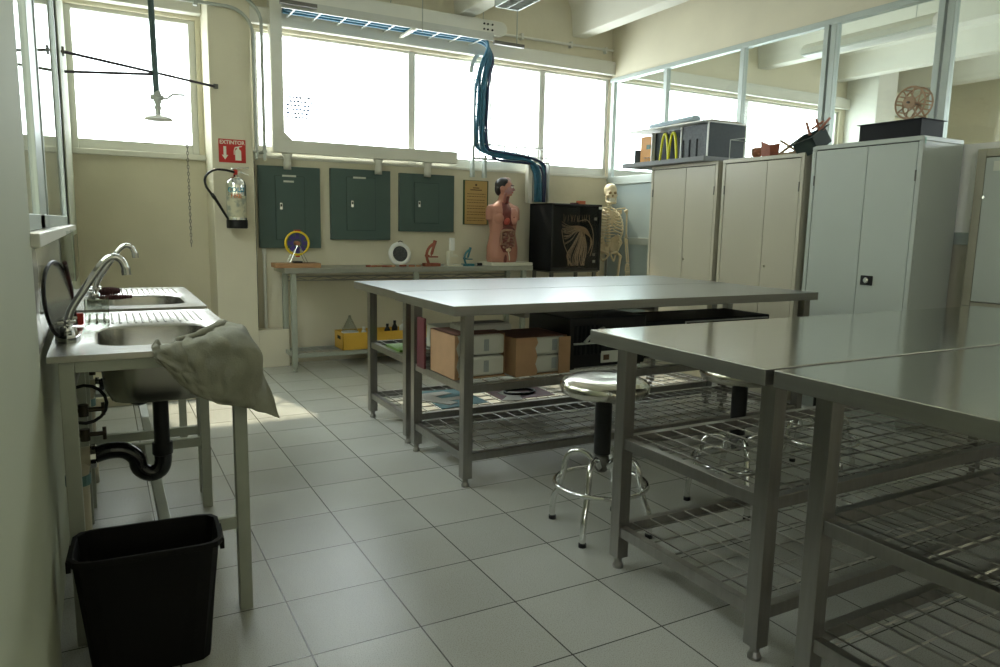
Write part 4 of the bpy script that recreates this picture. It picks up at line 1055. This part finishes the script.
# ---------------------------------------------------------------- anatomical torso
def place(mb, m4):
    for v in mb.bm.verts:
        p = v.co.copy()
        if m4 is TM and p.z > .60:
            k = min(1, (p.z-.60)/.07); p = Matrix.Rotation(math.radians(40)*k, 3, 'Z') @ p
            p.x *= 1-.12*k; p.y *= 1-.12*k; p.z = .60+(p.z-.60)*.84
        v.co = m4 @ p
    return mb
def remesh(o, vox, sm=6):
    md = o.modifiers.new('remesh', 'REMESH'); md.mode = 'VOXEL'; md.voxel_size = vox; md.use_smooth_shade = True
    md = o.modifiers.new('smooth', 'SMOOTH'); md.iterations = sm; md.factor = .5
def oval(z, cx, cy, rx, ry, n=20, p=2.3):
    out = []
    for k in range(n):
        a = 2*PI*k/n; c_, s_ = math.cos(a), math.sin(a)
        out.append(Vector((cx+rx*math.copysign(abs(c_)**(2/p), c_), cy+ry*math.copysign(abs(s_)**(2/p), s_), z)))
    return out
t = thing('torso_model', 'pink anatomical torso model with exposed organs standing on the wall bench', 'anatomical model', (3.05, 3.99, BZ))
MB().box(2.835, 3.30, 3.87, 4.13, BZ, BZ+.032).build('base', CREAMP, t, bevel=.004)
TM = Matrix.Translation((3.02, 4.0, BZ+.032)) @ Matrix.Rotation(math.radians(5), 4, 'Z')
m = MB()
m.loft([oval(*q) for q in ((0, 0, 0, .15, .095), (.06, 0, 0, .165, .105), (.14, 0, .005, .168, .11), (.22, 0, .0, .150, .098), (.28, 0, 0, .138, .092), (.36, 0, 0, .146, .100), (.44, 0, 0, .160, .108), (.50, 0, 0, .168, .100), (.545, 0, .005, .155, .080), (.575, 0, .01, .095, .058), (.60, 0, .01, .056, .052), (.64, 0, .0, .050, .050), (.68, 0, -.01, .05, .055))])
for sg in (-1, 1):
    m.ell((.138*sg, .005, .505), (.052, .056, .060)); m.cyl((.146*sg, .005, .50), (.154*sg, .0, .41), .048, .041)
    m.ell((.075*sg, .045, .05), (.075, .075, .09))
m.ell((-.095, -.085, .425), (.045, .04, .05))
m.ell((0, -.018, .755), (.074, .09, .098)); m.ell((0, -.045, .70), (.052, .058, .055)); m.ell((0, -.085, .672), (.022, .02, .016))
m.loft([[Vector(p) for p in q] for q in (((-.006, -.105, .765), (.006, -.105, .765), (.0, -.09, .77)), ((-.014, -.110, .722), (.014, -.110, .722), (0, -.132, .724)), ((-.012, -.095, .712), (.012, -.095, .712), (0, -.105, .712)))])
for sg in (-1, 1): m.ell((.074*sg, -.005, .745), (.012, .022, .03))
place(m, TM); o = m.build('body', SKIN, t); remesh(o, .0065, 4)
def onm(name, mb, mt, rem=False, smooth=True):
    if name in ('chest_opening', 'abdomen_opening', 'lung', 'heart', 'liver', 'intestine', 'colon', 'bladder', 'vessel', 'groin_muscle', 'neck_muscle'):
        for v in mb.bm.verts: v.co.x = v.co.x*1.08 - .028
    o = place(mb, TM).build(name, mt, t, smooth=smooth)
    return o
# painted hair cap, face half, eyes, mouth
hb = MB()
hb.ell((0, .008, .785), (.083, .092, .084)); hb.ell((0, .045, .74), (.074, .055, .085))
onm('hair', hb, HAIRM)
onm('face_mask', MB().ell((.0, -.040, .735), (.066, .076, .088)), FACE)
onm('brain_cut', MB().ell((.032, -.02, .835), (.045, .055, .042)), mat('pale_brain', (.50, .36, .33), .45, var=.2, vscale=50))
for sg in (-1, 1):
    onm('eye', MB().ell((.028*sg, -.106, .755), (.014, .010, .009)), WHITEPL)
    onm('eyebrow', MB().tube([(.012*sg, -.112, .775), (.03*sg, -.112, .782), (.05*sg, -.10, .776)], .004, 6), HAIRM)
onm('nose', MB().loft([[Vector(p) for p in q] for q in (((-.006, -.108, .765), (.006, -.108, .765), (.0, -.100, .77)), ((-.014, -.112, .722), (.014, -.112, .722), (0, -.140, .724)), ((-.010, -.105, .714), (.010, -.105, .714), (0, -.118, .714)))]), FACE, smooth=False)
onm('mouth', MB().ell((0, -.108, .695), (.02, .008, .006)), REDPL)
def shell(name, cx, z0, z1, prof, mt, yoff):
    mm = MB(); 
    def f(u, v):
        z = z0+(z1-z0)*v; w = prof(v); x = cx+w*(u*2-1)
        rx = .150+.015*math.sin((z-.2)*9); return Vector((x, -(.104 if z < .5 else .104-(z-.5)*.75)*math.sqrt(max(.05, 1-abs(x/rx)**2.6))-yoff*math.sin(PI*u)*1.0, z))
    mm.grid(f, 14, 16); return onm(name, mm, mt)
shell('chest_opening', .022, .33, .60, lambda v: .055*max(0, math.sin(PI*min(1, .15+v*.85)))**.5+.01, MUSCLE, .010)
shell('abdomen_opening', .018, .10, .35, lambda v: .085*math.sin(PI*(.08+v*.84))**.5, MUSCLE, .012)
onm('neck_muscle', MB().tube([(.03, -.045, .69), (.028, -.055, .64), (.012, -.082, .575)], [.022, .02, .018], 10), MUSCLE)
onm('neck_muscle', MB().tube([(-.02, -.045, .69), (-.02, -.052, .64), (-.006, -.078, .575)], [.018, .016, .014], 10), mat('muscle_pale', (.34, .12, .09), .4, var=.2, vscale=40))
onm('lung', MB().ell((.085, -.088, .45), (.052, .040, .085)), mat('lung_pink', (.52, .24, .19), .35, var=.12, vscale=25))
onm('heart', MB().ell((.005, -.105, .40), (.032, .024, .04), Matrix.Rotation(.5, 3, 'Y')), mat('heart_red', (.42, .07, .05), .35, var=.15, vscale=30))
onm('liver', MB().ell((.03, -.105, .335), (.07, .022, .026), Matrix.Rotation(.3, 3, 'Y')), mat('liver_brown', (.15, .04, .03), .3, var=.15))
random.seed(5)
pts = []
for k in range(26): pts.append((.018+.055*math.sin(k*1.25), -.118-.006*math.sin(k*2.1), .30-.0062*k))
onm('intestine', MB().tube(smooth_path(pts, 3), .011, 8), ORGAN)
onm('colon', MB().tube(smooth_path([(-.05, -.108, .17), (-.056, -.11, .24), (-.045, -.112, .305), (.02, -.122, .315), (.08, -.108, .30), (.088, -.10, .22), (.075, -.105, .15)], 4), .013, 9), mat('colon_tan', (.36, .20, .13), .4, var=.15, vscale=40))
onm('bladder', MB().ell((.02, -.118, .125), (.028, .02, .022)), mat('bladder_cream', (.62, .46, .30), .4))
onm('vessel', MB().tube([(.045, -.10, .02), (.035, -.112, .06), (.02, -.118, .105)], .005, 6), CREAMP)
onm('groin_muscle', MB().ell((-.0, -.085, .035), (.018, .03, .055)), MUSCLE)
onm('nipple', MB().ell((.05, -.122, .44), (.010, .006, .010)), mat('nipple_brown', (.28, .09, .07), .5))

# ---------------------------------------------------------------- black display case with nerve model
t = thing('display_case', 'black glass-fronted display case with a tan nerve figure beside the skeleton', 'display case', (3.7, 3.9, .0))
x0, x1, y0, y1, z0, z1 = 3.415, 4.015, 3.72, 4.14, .850, 1.518
b = MB(); b.box(x0, x0+.015, y0, y1, z0, z1); b.box(x1-.015, x1, y0, y1, z0, z1); b.box(x0, x1, y0, y1, z0, z0+.015); b.box(x0, x1, y0, y1, z1-.015, z1); b.box(x0, x1, y1-.01, y1, z0, z1)
b.build('case_body', BLACKMT, t)
b = MB(); b.box(x0, x1, y0-.006, y0, z1-.02, z1); b.box(x0, x1, y0-.006, y0, z0, z0+.03); b.box(x0, x0+.02, y0-.006, y0, z0, z1); b.box(x1-.03, x1, y0-.006, y0, z0, z1)
b.build('front_frame', BLACKPL, t, bevel=.002)
MB().box(x0+.02, x1-.03, y0-.003, y0, z0+.03, z1-.02).build('front_glass', glass_mat('case_glass', (.93, .94, .93), .012), t)
MB().box(x0+.015, x1-.015, y1-.06, y1-.05, z0+.015, z1-.015).build('back_panel', mat('case_backing', (.008, .007, .006), .7, spec=.2), t)
MB().box(x1-.04, x1-.002, y0-.009, y0-.0062, z1-.045, z1-.022).build('label', PALE, t)
random.seed(9)
b = MB(); cx0 = (x0+x1)/2+.05
for k in range(30):
    a = random.uniform(-1, 1)
    b.tube(smooth_path([(cx0+.05+.02*a, y0+.06, 1.22+random.uniform(0, .06)), (cx0+.02+.09*a, y0+.05, 1.12), (cx0-.02+.13*a, y0+.05, 1.0), (cx0+.0+.10*a+random.uniform(-.04, .04), y0+.06, .90)], 5), .0034, 4)
for k in range(16):
    a = k/15
    b.tube(smooth_path([(cx0-.20+.05*a, y0+.05, 1.33-.2*a+random.uniform(-.02, .02)), (cx0-.10+random.uniform(-.03, .03), y0+.05, 1.30-.14*a), (cx0+.02, y0+.05, 1.30-.05*a), (cx0+.12+.06*a, y0+.05, 1.26-.1*a), (cx0+.19-.05*a, y0+.06, 1.12-.1*a)], 5), .0028, 4)
for k in range(12): b.tube([(cx0-.17+.028*k, y0+.06, 1.41+random.uniform(-.01, .01)), (cx0-.17+.028*k+random.uniform(-.02, .02), y0+.06, 1.34)], .0022, 4)
b.tube(smooth_path([(cx0-.19, y0+.06, 1.26), (cx0-.15, y0+.06, 1.1), (cx0-.08, y0+.06, .98)], 5), .004, 5)
b.tube(smooth_path([(cx0+.02, y0+.06, 1.35), (cx0+.12, y0+.06, 1.36), (cx0+.19, y0+.06, 1.26), (cx0+.20, y0+.06, 1.12), (cx0+.17, y0+.06, 1.0)], 5), .004, 5)
b.build('nerve_figure', NERVE, t)
for (px_, pz) in ((.17, 1.36), (.16, 1.0), (.165, .93)): MB().box(cx0+px_, cx0+px_+.035, y0+.01, y0+.013, pz, pz+.03).build('caption_card', mat('dim_card', (.16, .15, .13), .6), t)
b = MB(); b.box(x0+.01, x1-.01, y0+.01, y1-.02, .835, .849); b.build('table_top', DARKST, t)
for x in (x0+.04, x1-.04):
    for y in (y0+.04, y1-.05): MB().box(x-.015, x+.015, y-.015, y+.015, 0, .8345).build('leg', DARKST, t)
t = thing('red_box', 'small orange-red box on top of the black display case', 'box', (3.80, 3.8, 1.5185))
MB().box(3.78, 3.855, 3.78, 3.84, 1.519, 1.553).build('carton', mat('orange_red_card', (.55, .13, .05), .5), t, bevel=.002); MB().box(3.72, 3.79, 3.80, 3.86, 1.519, 1.533).build('tag', MAROON, t)

# ---------------------------------------------------------------- skeleton
t = thing('human_skeleton', 'life-size plastic human skeleton on a stand between black display case and cabinets', 'skeleton', (4.28, 3.92, 0))
SM = Matrix.Translation((4.272, 3.92, .06)) @ Matrix.Rotation(math.radians(-22), 4, 'Z')
def bone(name, mb, mt=BONEM, smooth=True, par=None):
    if name not in ('skull', 'eye_socket', 'nose_hole', 'teeth', 'jaw'):
        for v in mb.bm.verts:
            k = max(0, min(1, (v.co.z-.9)/.35)); v.co.z += .035*k
            if name in ('rib', 'sternum'): v.co.x *= 1.08
    return place(mb, SM).build(name, mt, par or t, smooth=smooth)
m = MB(); m.ell((0, .015, 1.62), (.070, .088, .075)); m.ell((0, -.03, 1.585), (.058, .058, .055)); m.box(-.033, .033, -.085, -.03, 1.53, 1.57); m.ell((.045, -.052, 1.565), (.016, .03, .016)); m.ell((-.045, -.052, 1.565), (.016, .03, .016))
o = bone('skull', m); remesh(o, .006, 3)
for sg in (-1, 1): bone('eye_socket', MB().ell((.026*sg, -.077, 1.592), (.0165, .016, .0155)), BONED)
bone('nose_hole', MB().ell((0, -.088, 1.562), (.009, .008, .013)), BONED)
bone('teeth', MB().box(-.026, .026, -.092, -.03, 1.500, 1.538), CREAMP, False)
m = MB(); m.tube(smooth_path([(-.05, -.01, 1.56), (-.05, -.02, 1.51), (-.034, -.07, 1.49), (0, -.088, 1.488), (.034, -.07, 1.49), (.05, -.02, 1.51), (.05, -.01, 1.56)], 4), .0125, 8); bone('jaw', m)
zs = 1.50; k = 0
zs = 1.465
while zs > 1.02:
    h = .021 if zs > 1.40 else .027; y = .03+.022*math.sin((1.5-zs)*9)
    r = .016 if zs > 1.40 else .021+(1.5-zs)*.012
    m = MB(); m.lathe([(r*.9, zs-h*.38), (r*.78, zs), (r*.9, zs+h*.38)], (0, y, 0), 10); m.box(-.005, .005, y, y+.04, zs-.008, zs+.004); m.box(-.035, .035, y+.01, y+.02, zs-.004, zs+.004)
    bone('vertebra', m, BONEM, False)
    zs -= h; k += 1
for i in range(10):
    z = 1.40-.030*i; w = (.062, .090, .108, .120, .128, .132, .134, .130, .120, .105)[i]; d = (.05, .075, .09, .10, .105, .108, .108, .10, .09, .08)[i]
    for sg in (-1, 1):
        zf = z-.045-.004*i; last = i > 6
        pts = [(0.015*sg, .045, z), (w*.55*sg, .072, z+.004), (w*.95*sg, .03, z-.012), (w*sg, -.02, z-.03), (w*.8*sg, -d*.75, zf), ((.05+.012*(i-6) if last else .035)*sg, -d*(.9 if last else 1), zf+(.02 if i > 3 else .005))]
        if not last: pts.append((.012*sg, -d, zf+(.035 if i > 3 else .012)))
        bone('rib', MB().tube(smooth_path(pts, 4), .0066, 6))
m = MB(); m.box(-.02, .02, -.085, -.073, 1.33, 1.372); m.box(-.013, .013, -.108, -.096, 1.21, 1.325); m.loft([[Vector((-.015, -.085, 1.33)), Vector((.015, -.085, 1.33)), Vector((.015, -.075, 1.33)), Vector((-.015, -.075, 1.33))], [Vector((-.013, -.108, 1.30)), Vector((.013, -.108, 1.30)), Vector((.013, -.096, 1.30)), Vector((-.013, -.096, 1.30))]])
bone('sternum', m, BONEM, False)
for sg in (-1, 1):
    bone('clavicle', MB().tube(smooth_path([(.015*sg, -.078, 1.375), (.07*sg, -.07, 1.395), (.12*sg, -.03, 1.40), (.165*sg, -.005, 1.405)], 4), .0075, 7))
    bone('scapula', MB().loft([[Vector((x*sg, .075+dy, z)) for x, z in ((.05, 1.37), (.15, 1.39), (.155, 1.355), (.08, 1.235))] for dy in (0, .008)]), BONEM, False)
    # arm
    bone('humerus', MB().tube([(.168*sg, .0, 1.385), (.178*sg, .0, 1.37), (.185*sg, .0, 1.34), (.190*sg, .005, 1.15), (.192*sg, .005, 1.105)], [.02, .022, .011, .010, .018], 9))
    bone('radius', MB().tube([(.197*sg, -.005, 1.095), (.205*sg, -.02, 1.0), (.213*sg, -.04, .865)], [.010, .007, .011], 7))
    bone('ulna', MB().tube([(.184*sg, .01, 1.115), (.188*sg, -.005, 1.0), (.199*sg, -.028, .865)], [.013, .007, .007], 7))
    hnd = MB(); hnd.ell((.206*sg, -.036, .845), (.022, .012, .016))
    for f in range(4):
        fx = (.190+.011*f); ln = (.060, .07, .068, .056)[f]
        for a_, b_ in ((0, .35), (.38, .68), (.71, 1.0)):
            p0 = Vector((fx*sg, -.04, .83)); p1 = Vector(((fx+.004*(f-1))*sg, -.05, .83-.075-ln))
            hnd.tube([p0.lerp(p1, a_), p0.lerp(p1, (a_+b_)/2), p0.lerp(p1, b_)], [.0055, .004, .005], 6)
    hnd.tube([(.188*sg, -.042, .84), (.175*sg, -.06, .81), (.170*sg, -.07, .775)], [.006, .0045, .005], 6)
    bone('hand', hnd)
    # pelvis half
    wing = [(.028, .96, .05), (.022, 1.04, .07), (.045, 1.10, .075), (.09, 1.125, .05), (.135, 1.10, .0), (.142, 1.055, -.035), (.118, 1.01, -.03), (.105, .965, .0), (.075, .94, .02)]
    cen = Vector((.08*sg, .055, 1.03))
    hb_ = MB(); R0 = []
    for f_, th in ((1.0, 0), (.6, 1), (.25, 1)):
        R0.append([cen.lerp(Vector((x*sg, y, z)), f_) for x, z, y in wing])
    vs = [[hb_.bm.verts.new(p) for p in r] for r in R0]; n_ = len(wing)
    for q in range(2):
        for i in range(n_): hb_.bm.faces.new((vs[q][i], vs[q][(i+1) % n_], vs[q+1][(i+1) % n_], vs[q+1][i]))
    hb_.bm.faces.new(vs[2])
    bone('hip_bone', hb_).modifiers.new('solid', 'SOLIDIFY').thickness = .012
    bone('pubic_bone', MB().tube(smooth_path([(.10*sg, .02, .97), (.06*sg, -.045, .965), (.012*sg, -.06, .95), (.03*sg, -.045, .91), (.06*sg, -.01, .88), (.085*sg, .03, .93)], 4), .010, 7))
    # leg
    bone('femur', MB().tube([(.092*sg, .01, .955), (.115*sg, .005, .945), (.135*sg, .0, .925), (.128*sg, .0, .88), (.105*sg, .0, .60), (.098*sg, .0, .50), (.096*sg, .0, .475)], [.022, .014, .020, .014, .012, .024, .026], 9))
    bone('kneecap', MB().ell((.096*sg, -.028, .485), (.017, .009, .018)))
    bone('tibia', MB().tube([(.095*sg, .0, .455), (.094*sg, .0, .42), (.092*sg, .0, .15), (.090*sg, .0, .085)], [.027, .014, .009, .017], 9))
    bone('fibula', MB().tube([(.122*sg, .012, .44), (.118*sg, .01, .26), (.110*sg, .008, .08)], [.009, .005, .009], 7))
    ft = MB(); ft.ell((.092*sg, .03, .045), (.022, .038, .024))
    for f in range(5): ft.tube([((.082+.008*f)*sg, .0, .05), ((.078+.015*f)*sg, -.08, .02), ((.076+.019*f)*sg, -.145+.008*f, .008)], [.009, .005, .006], 6)
    bone('foot', ft)
bone('sacrum', MB().prism([(-.045, 1.045), (.045, 1.045), (.02, .95), (.0, .93), (-.02, .95)], .05, .068, Matrix(((1, 0, 0, 0), (0, 0, 1, 0), (0, 1, 0, 0), (0, 0, 0, 1)))), BONEM, False)
bone('stand_pole', MB().cyl((0, .075, -.035), (0, .075, 1.02), .010, seg=10), DARKST)
bone('stand_base', MB().lathe([(0, -.058), (.20, -.058), (.20, -.045), (.03, -.03), (0, -.03)], (0, .03, 0), 24, caps=False), BLACKPL)

# ---------------------------------------------------------------- boxes and cases on the table shelf
def tray_box(lab, x0, x1, y0, y1, z0, h, brown_x, group):
    t = thing('open_carton', lab, 'carton', ((x0+x1)/2, (y0+y1)/2, z0), group=group)
    b = MB(); b.box(x0, x0+.004, y0, y1, z0, z0+h); b.box(x0, x1, y1-.004, y1, z0, z0+h); b.box(x1-.004, x1, y0+.02, y1, z0, z0+h); b.box(x0, x1, y0, y1, z0, z0+.003)
    b.build('carton_walls', CARD, t)
    pl = [(x0, z0), (brown_x, z0), (brown_x+.006, z0+h*.12), (brown_x-.008, z0+h*.3), (brown_x+.004, z0+h*.5), (brown_x-.01, z0+h*.72), (brown_x+.006, z0+h*.86), (brown_x-.004, z0+h), (x0, z0+h)]
    MB().prism(pl, y0-.004, y0, Matrix(((1, 0, 0, 0), (0, 0, 1, 0), (0, 1, 0, 0), (0, 0, 0, 1)))).build('torn_flap', CARD, t)
    MB().box(x0, x1, y0+.02, y1, z0+h-.003, z0+h).build('lid_flap', CARDD, t)
    for k in range(2):
        za = z0+.006+k*(h*.485)
        o = MB().box(max(x0+.008, brown_x-.015), x1-.006, y0+.012, y1-.01, za, za+h*.455).build('white_tray', STYRO, t, bevel=.012)
        xl = x1-.35*(x1-brown_x)-.015
        lb = MB()
        for q in range(5): lb.box(xl-.012+.006*q, xl-.009+.006*q, y0+.0108, y0+.0118, za+.02, za+.08)
        lb.build('printed_label', mat('faint_print', (.20, .24, .26), .6), o)
    return t
SH = .5165
tray_box('torn brown carton holding two white trays, nearest the left end of the shelf', 1.018, 1.315, .84, 1.14, SH, .225, 1.036, 'open cartons on the table shelf')
tray_box('brown carton with white trays beside the black case, its left half closed', 1.340, 1.665, .79, 1.10, SH, .200, 1.465, 'open cartons on the table shelf')
sc = MB().box(1.60, 1.672, .784, .789, SH, SH+.195).build('cardboard_strip', CARD); tag(sc, 'upright cardboard strip leaning on the second carton by the black case', 'cardboard')
t = thing('black_case', 'large black equipment case with white label on the table shelf', 'equipment case', (1.95, 1.0, SH))
b = MB().box(1.69, 2.21, .82, 1.25, SH+.01, .80); b.build('case_body', BLACKPL, t, bevel=.006)
b = MB()
for k in range(7): b.box(1.72+.028*k, 1.732+.028*k, .816, .820, .60, .76)
b.build('grille', BLACKMT, t)
MB().box(1.715, 2.18, .812, .8195, .655, .665).build('trim_strip', GREYPL, t)
MB().box(1.90, 2.02, .815, .8195, .545, .61).build('label', PALE, t)
MB().box(1.915, 1.955, .8142, .8149, .56, .59).build('label_mark', INK, t)
MB().tube(smooth_path([(1.775, .80, .665), (1.80, .785, .70), (1.86, .785, .735), (1.90, .80, .74)], 5), .009, 8).build('handle', GREYPL, t, smooth=True)
for x in (1.72, 2.18):
    for y in (.85, 1.2): MB().box(x-.015, x+.015, y-.015, y+.015, SH, SH+.0098).build('foot', BLACKPL, t)
t = thing('black_case', 'flat-topped black case at the right end of the table shelf', 'equipment case', (2.85, 1.1, SH), group=None)
MB().box(2.26, 3.33, .92, 1.32, SH+.01, .745).build('case_body', BLACKMT, t, bevel=.005)
b = MB(); b.box(2.60, 3.31, .913, .919, .725, .732); b.box(2.60, 3.31, .913, .919, .70, .704); b.box(2.60, 2.607, .913, .919, .56, .725)
b.build('trim_strip', GREYPL, t)
for x in (2.3, 3.29):
    for y in (.96, 1.28): MB().box(x-.015, x+.015, y-.015, y+.015, SH, SH+.0098).build('foot', BLACKPL, t)
o = MB().box(.99, 1.003, 1.16, 1.26, SH, .79).build('maroon_folder', MAROON, bevel=.002); tag(o, 'upright maroon folder at the left end of the table shelf beside the torn carton', 'folder')
t = thing('white_tray', 'white tray stacked on top of the torn carton under the tabletop', 'tray', (1.2, 1.0, .7325))
MB().box(1.12, 1.42, .98, 1.12, .7335, .765).build('tray_body', STYRO, t, bevel=.004); MB().box(1.13, 1.41, .99, 1.11, .765, .772).build('tray_lid', GREYPAP, t)
o = MB().box(1.06, 1.20, 1.70, 1.95, SH, .53).build('green_folder', mat('leaf_green', (.12, .22, .04), .5)); tag(o, 'green folder lying on the shelf of the rear lab table', 'folder')
o = MB().box(1.30, 1.56, 1.62, 1.86, SH, .66).build('white_carton', STYRO, bevel=.004); tag(o, 'plain white carton on the upper shelf of the rear lab table', 'carton')

def sheet(name, lab, cat, pts, z, m, th=.004, group=None):
    o = MB().prism(pts, z, z+th).build(name, m); return tag(o, lab, cat, group)
LZ = .1725
sheet('teal_folder', 'teal card folder lying on the lower shelf of the rear table', 'folder', [(1.28, 1.56), (1.62, 1.60), (1.60, 2.02), (1.30, 2.05)], LZ, TEAL)
sheet('grey_board', 'grey board with cut-outs lying partly over the teal folder', 'board', [(1.22, 1.84), (1.36, 1.62), (1.43, 1.66), (1.40, 1.72), (1.52, 1.74), (1.50, 1.80), (1.38, 1.79), (1.36, 1.86), (1.50, 1.90), (1.47, 1.97), (1.30, 1.96)], LZ+.0045, GREYPAP)
sheet('maroon_folder', 'maroon folder lying flat on the lower shelf right of the teal one', 'folder', [(1.72, 1.60), (2.12, 1.60), (2.14, 1.92), (1.74, 1.94)], LZ, MAROON)
sheet('grey_board', 'grey broken board lying over the flat maroon folder', 'board', [(1.70, 1.58), (1.84, 1.54), (1.88, 1.66), (1.95, 1.70), (1.86, 1.84), (1.78, 1.78), (1.80, 1.68)], LZ+.0045, GREYPAP)
o = MB().tube([(1.93+.11*math.cos(a), 1.74+.07*math.sin(a), LZ+.013) for a in [2*PI*k/18 for k in range(18)]], .009, 7, closed=True).build('coiled_cord', BLACKPL, smooth=True); tag(o, 'black coiled cord on the flat maroon folder', 'cord')

# ---------------------------------------------------------------- yellow tray under the bench
t = thing('yellow_tray', 'long yellow tray on the lower shelf of the wall bench', 'tray', (1.85, 4.0, .155))
z0 = .1555; x0, x1, y0, y1 = 1.36, 2.42, 3.90, 4.16
b = MB(); b.box(x0, x1, y0, y1, z0, z0+.005); b.box(x0, x0+.006, y0, y1, z0, z0+.155); b.box(x1-.006, x1, y0, y1, z0, z0+.155); b.box(x0, x1, y0, y0+.006, z0, z0+.155); b.box(x0, x1, y1-.006, y1, z0, z0+.155)
b.build('tray_body', YELLOW, t)
MB().box(x0-.001, x0+.0, 3.97, 4.07, z0+.09, z0+.12).build('hand_hole', BLACKMT, t)
def bottle(lab, x, y, r, h, m, capm, group='bottles in the yellow tray'):
    t = thing('plastic_bottle', lab, 'bottle', (x, y, z0+.0055), group=group)
    zz = z0+.006
    MB().lathe([(r*.95, zz), (r, zz+.01), (r, zz+h*.72), (r*.45, zz+h*.86), (r*.4, zz+h*.9)], (x, y, 0), 16).build('body', m, t, smooth=False)
    MB().lathe([(r*.48, zz+h*.9), (r*.48, zz+h)], (x, y, 0), 12).build('cap', capm, t)
bottle('stout white plastic jug in the yellow tray, right of the black bottles', 1.99, 4.0, .055, .235, mat('milky_plastic', (.62, .64, .60), .35), WHITEPL)
bottle('black bottle in the yellow tray beside the white jug', 1.885, 4.0, .028, .23, BLACKPL, BLACKPL)
bottle('shorter black bottle left of the other black bottle in the yellow tray', 1.82, 4.02, .028, .20, BLACKPL, BLACKPL)
bottle('short clear bottle with white cap in the left part of the yellow tray', 1.58, 3.98, .03, .19, mat('clear_bottle', (.40, .42, .38), .25), WHITEPL)
t = thing('glass_funnel', 'pale conical funnel resting on a white dish in the yellow tray', 'funnel', (1.46, 4.0, z0+.006))
MB().lathe([(.075, z0+.14), (.07, z0+.165), (.012, z0+.28), (.010, z0+.30)], (1.46, 4.02, 0), 18, caps=False).build('cone', CLEAR, t, solid=.002); MB().lathe([(.02, z0+.006), (.02, z0+.13), (.078, z0+.14), (.078, z0+.152)], (1.46, 4.02, 0), 18).build('dish', WHITEPL, t)
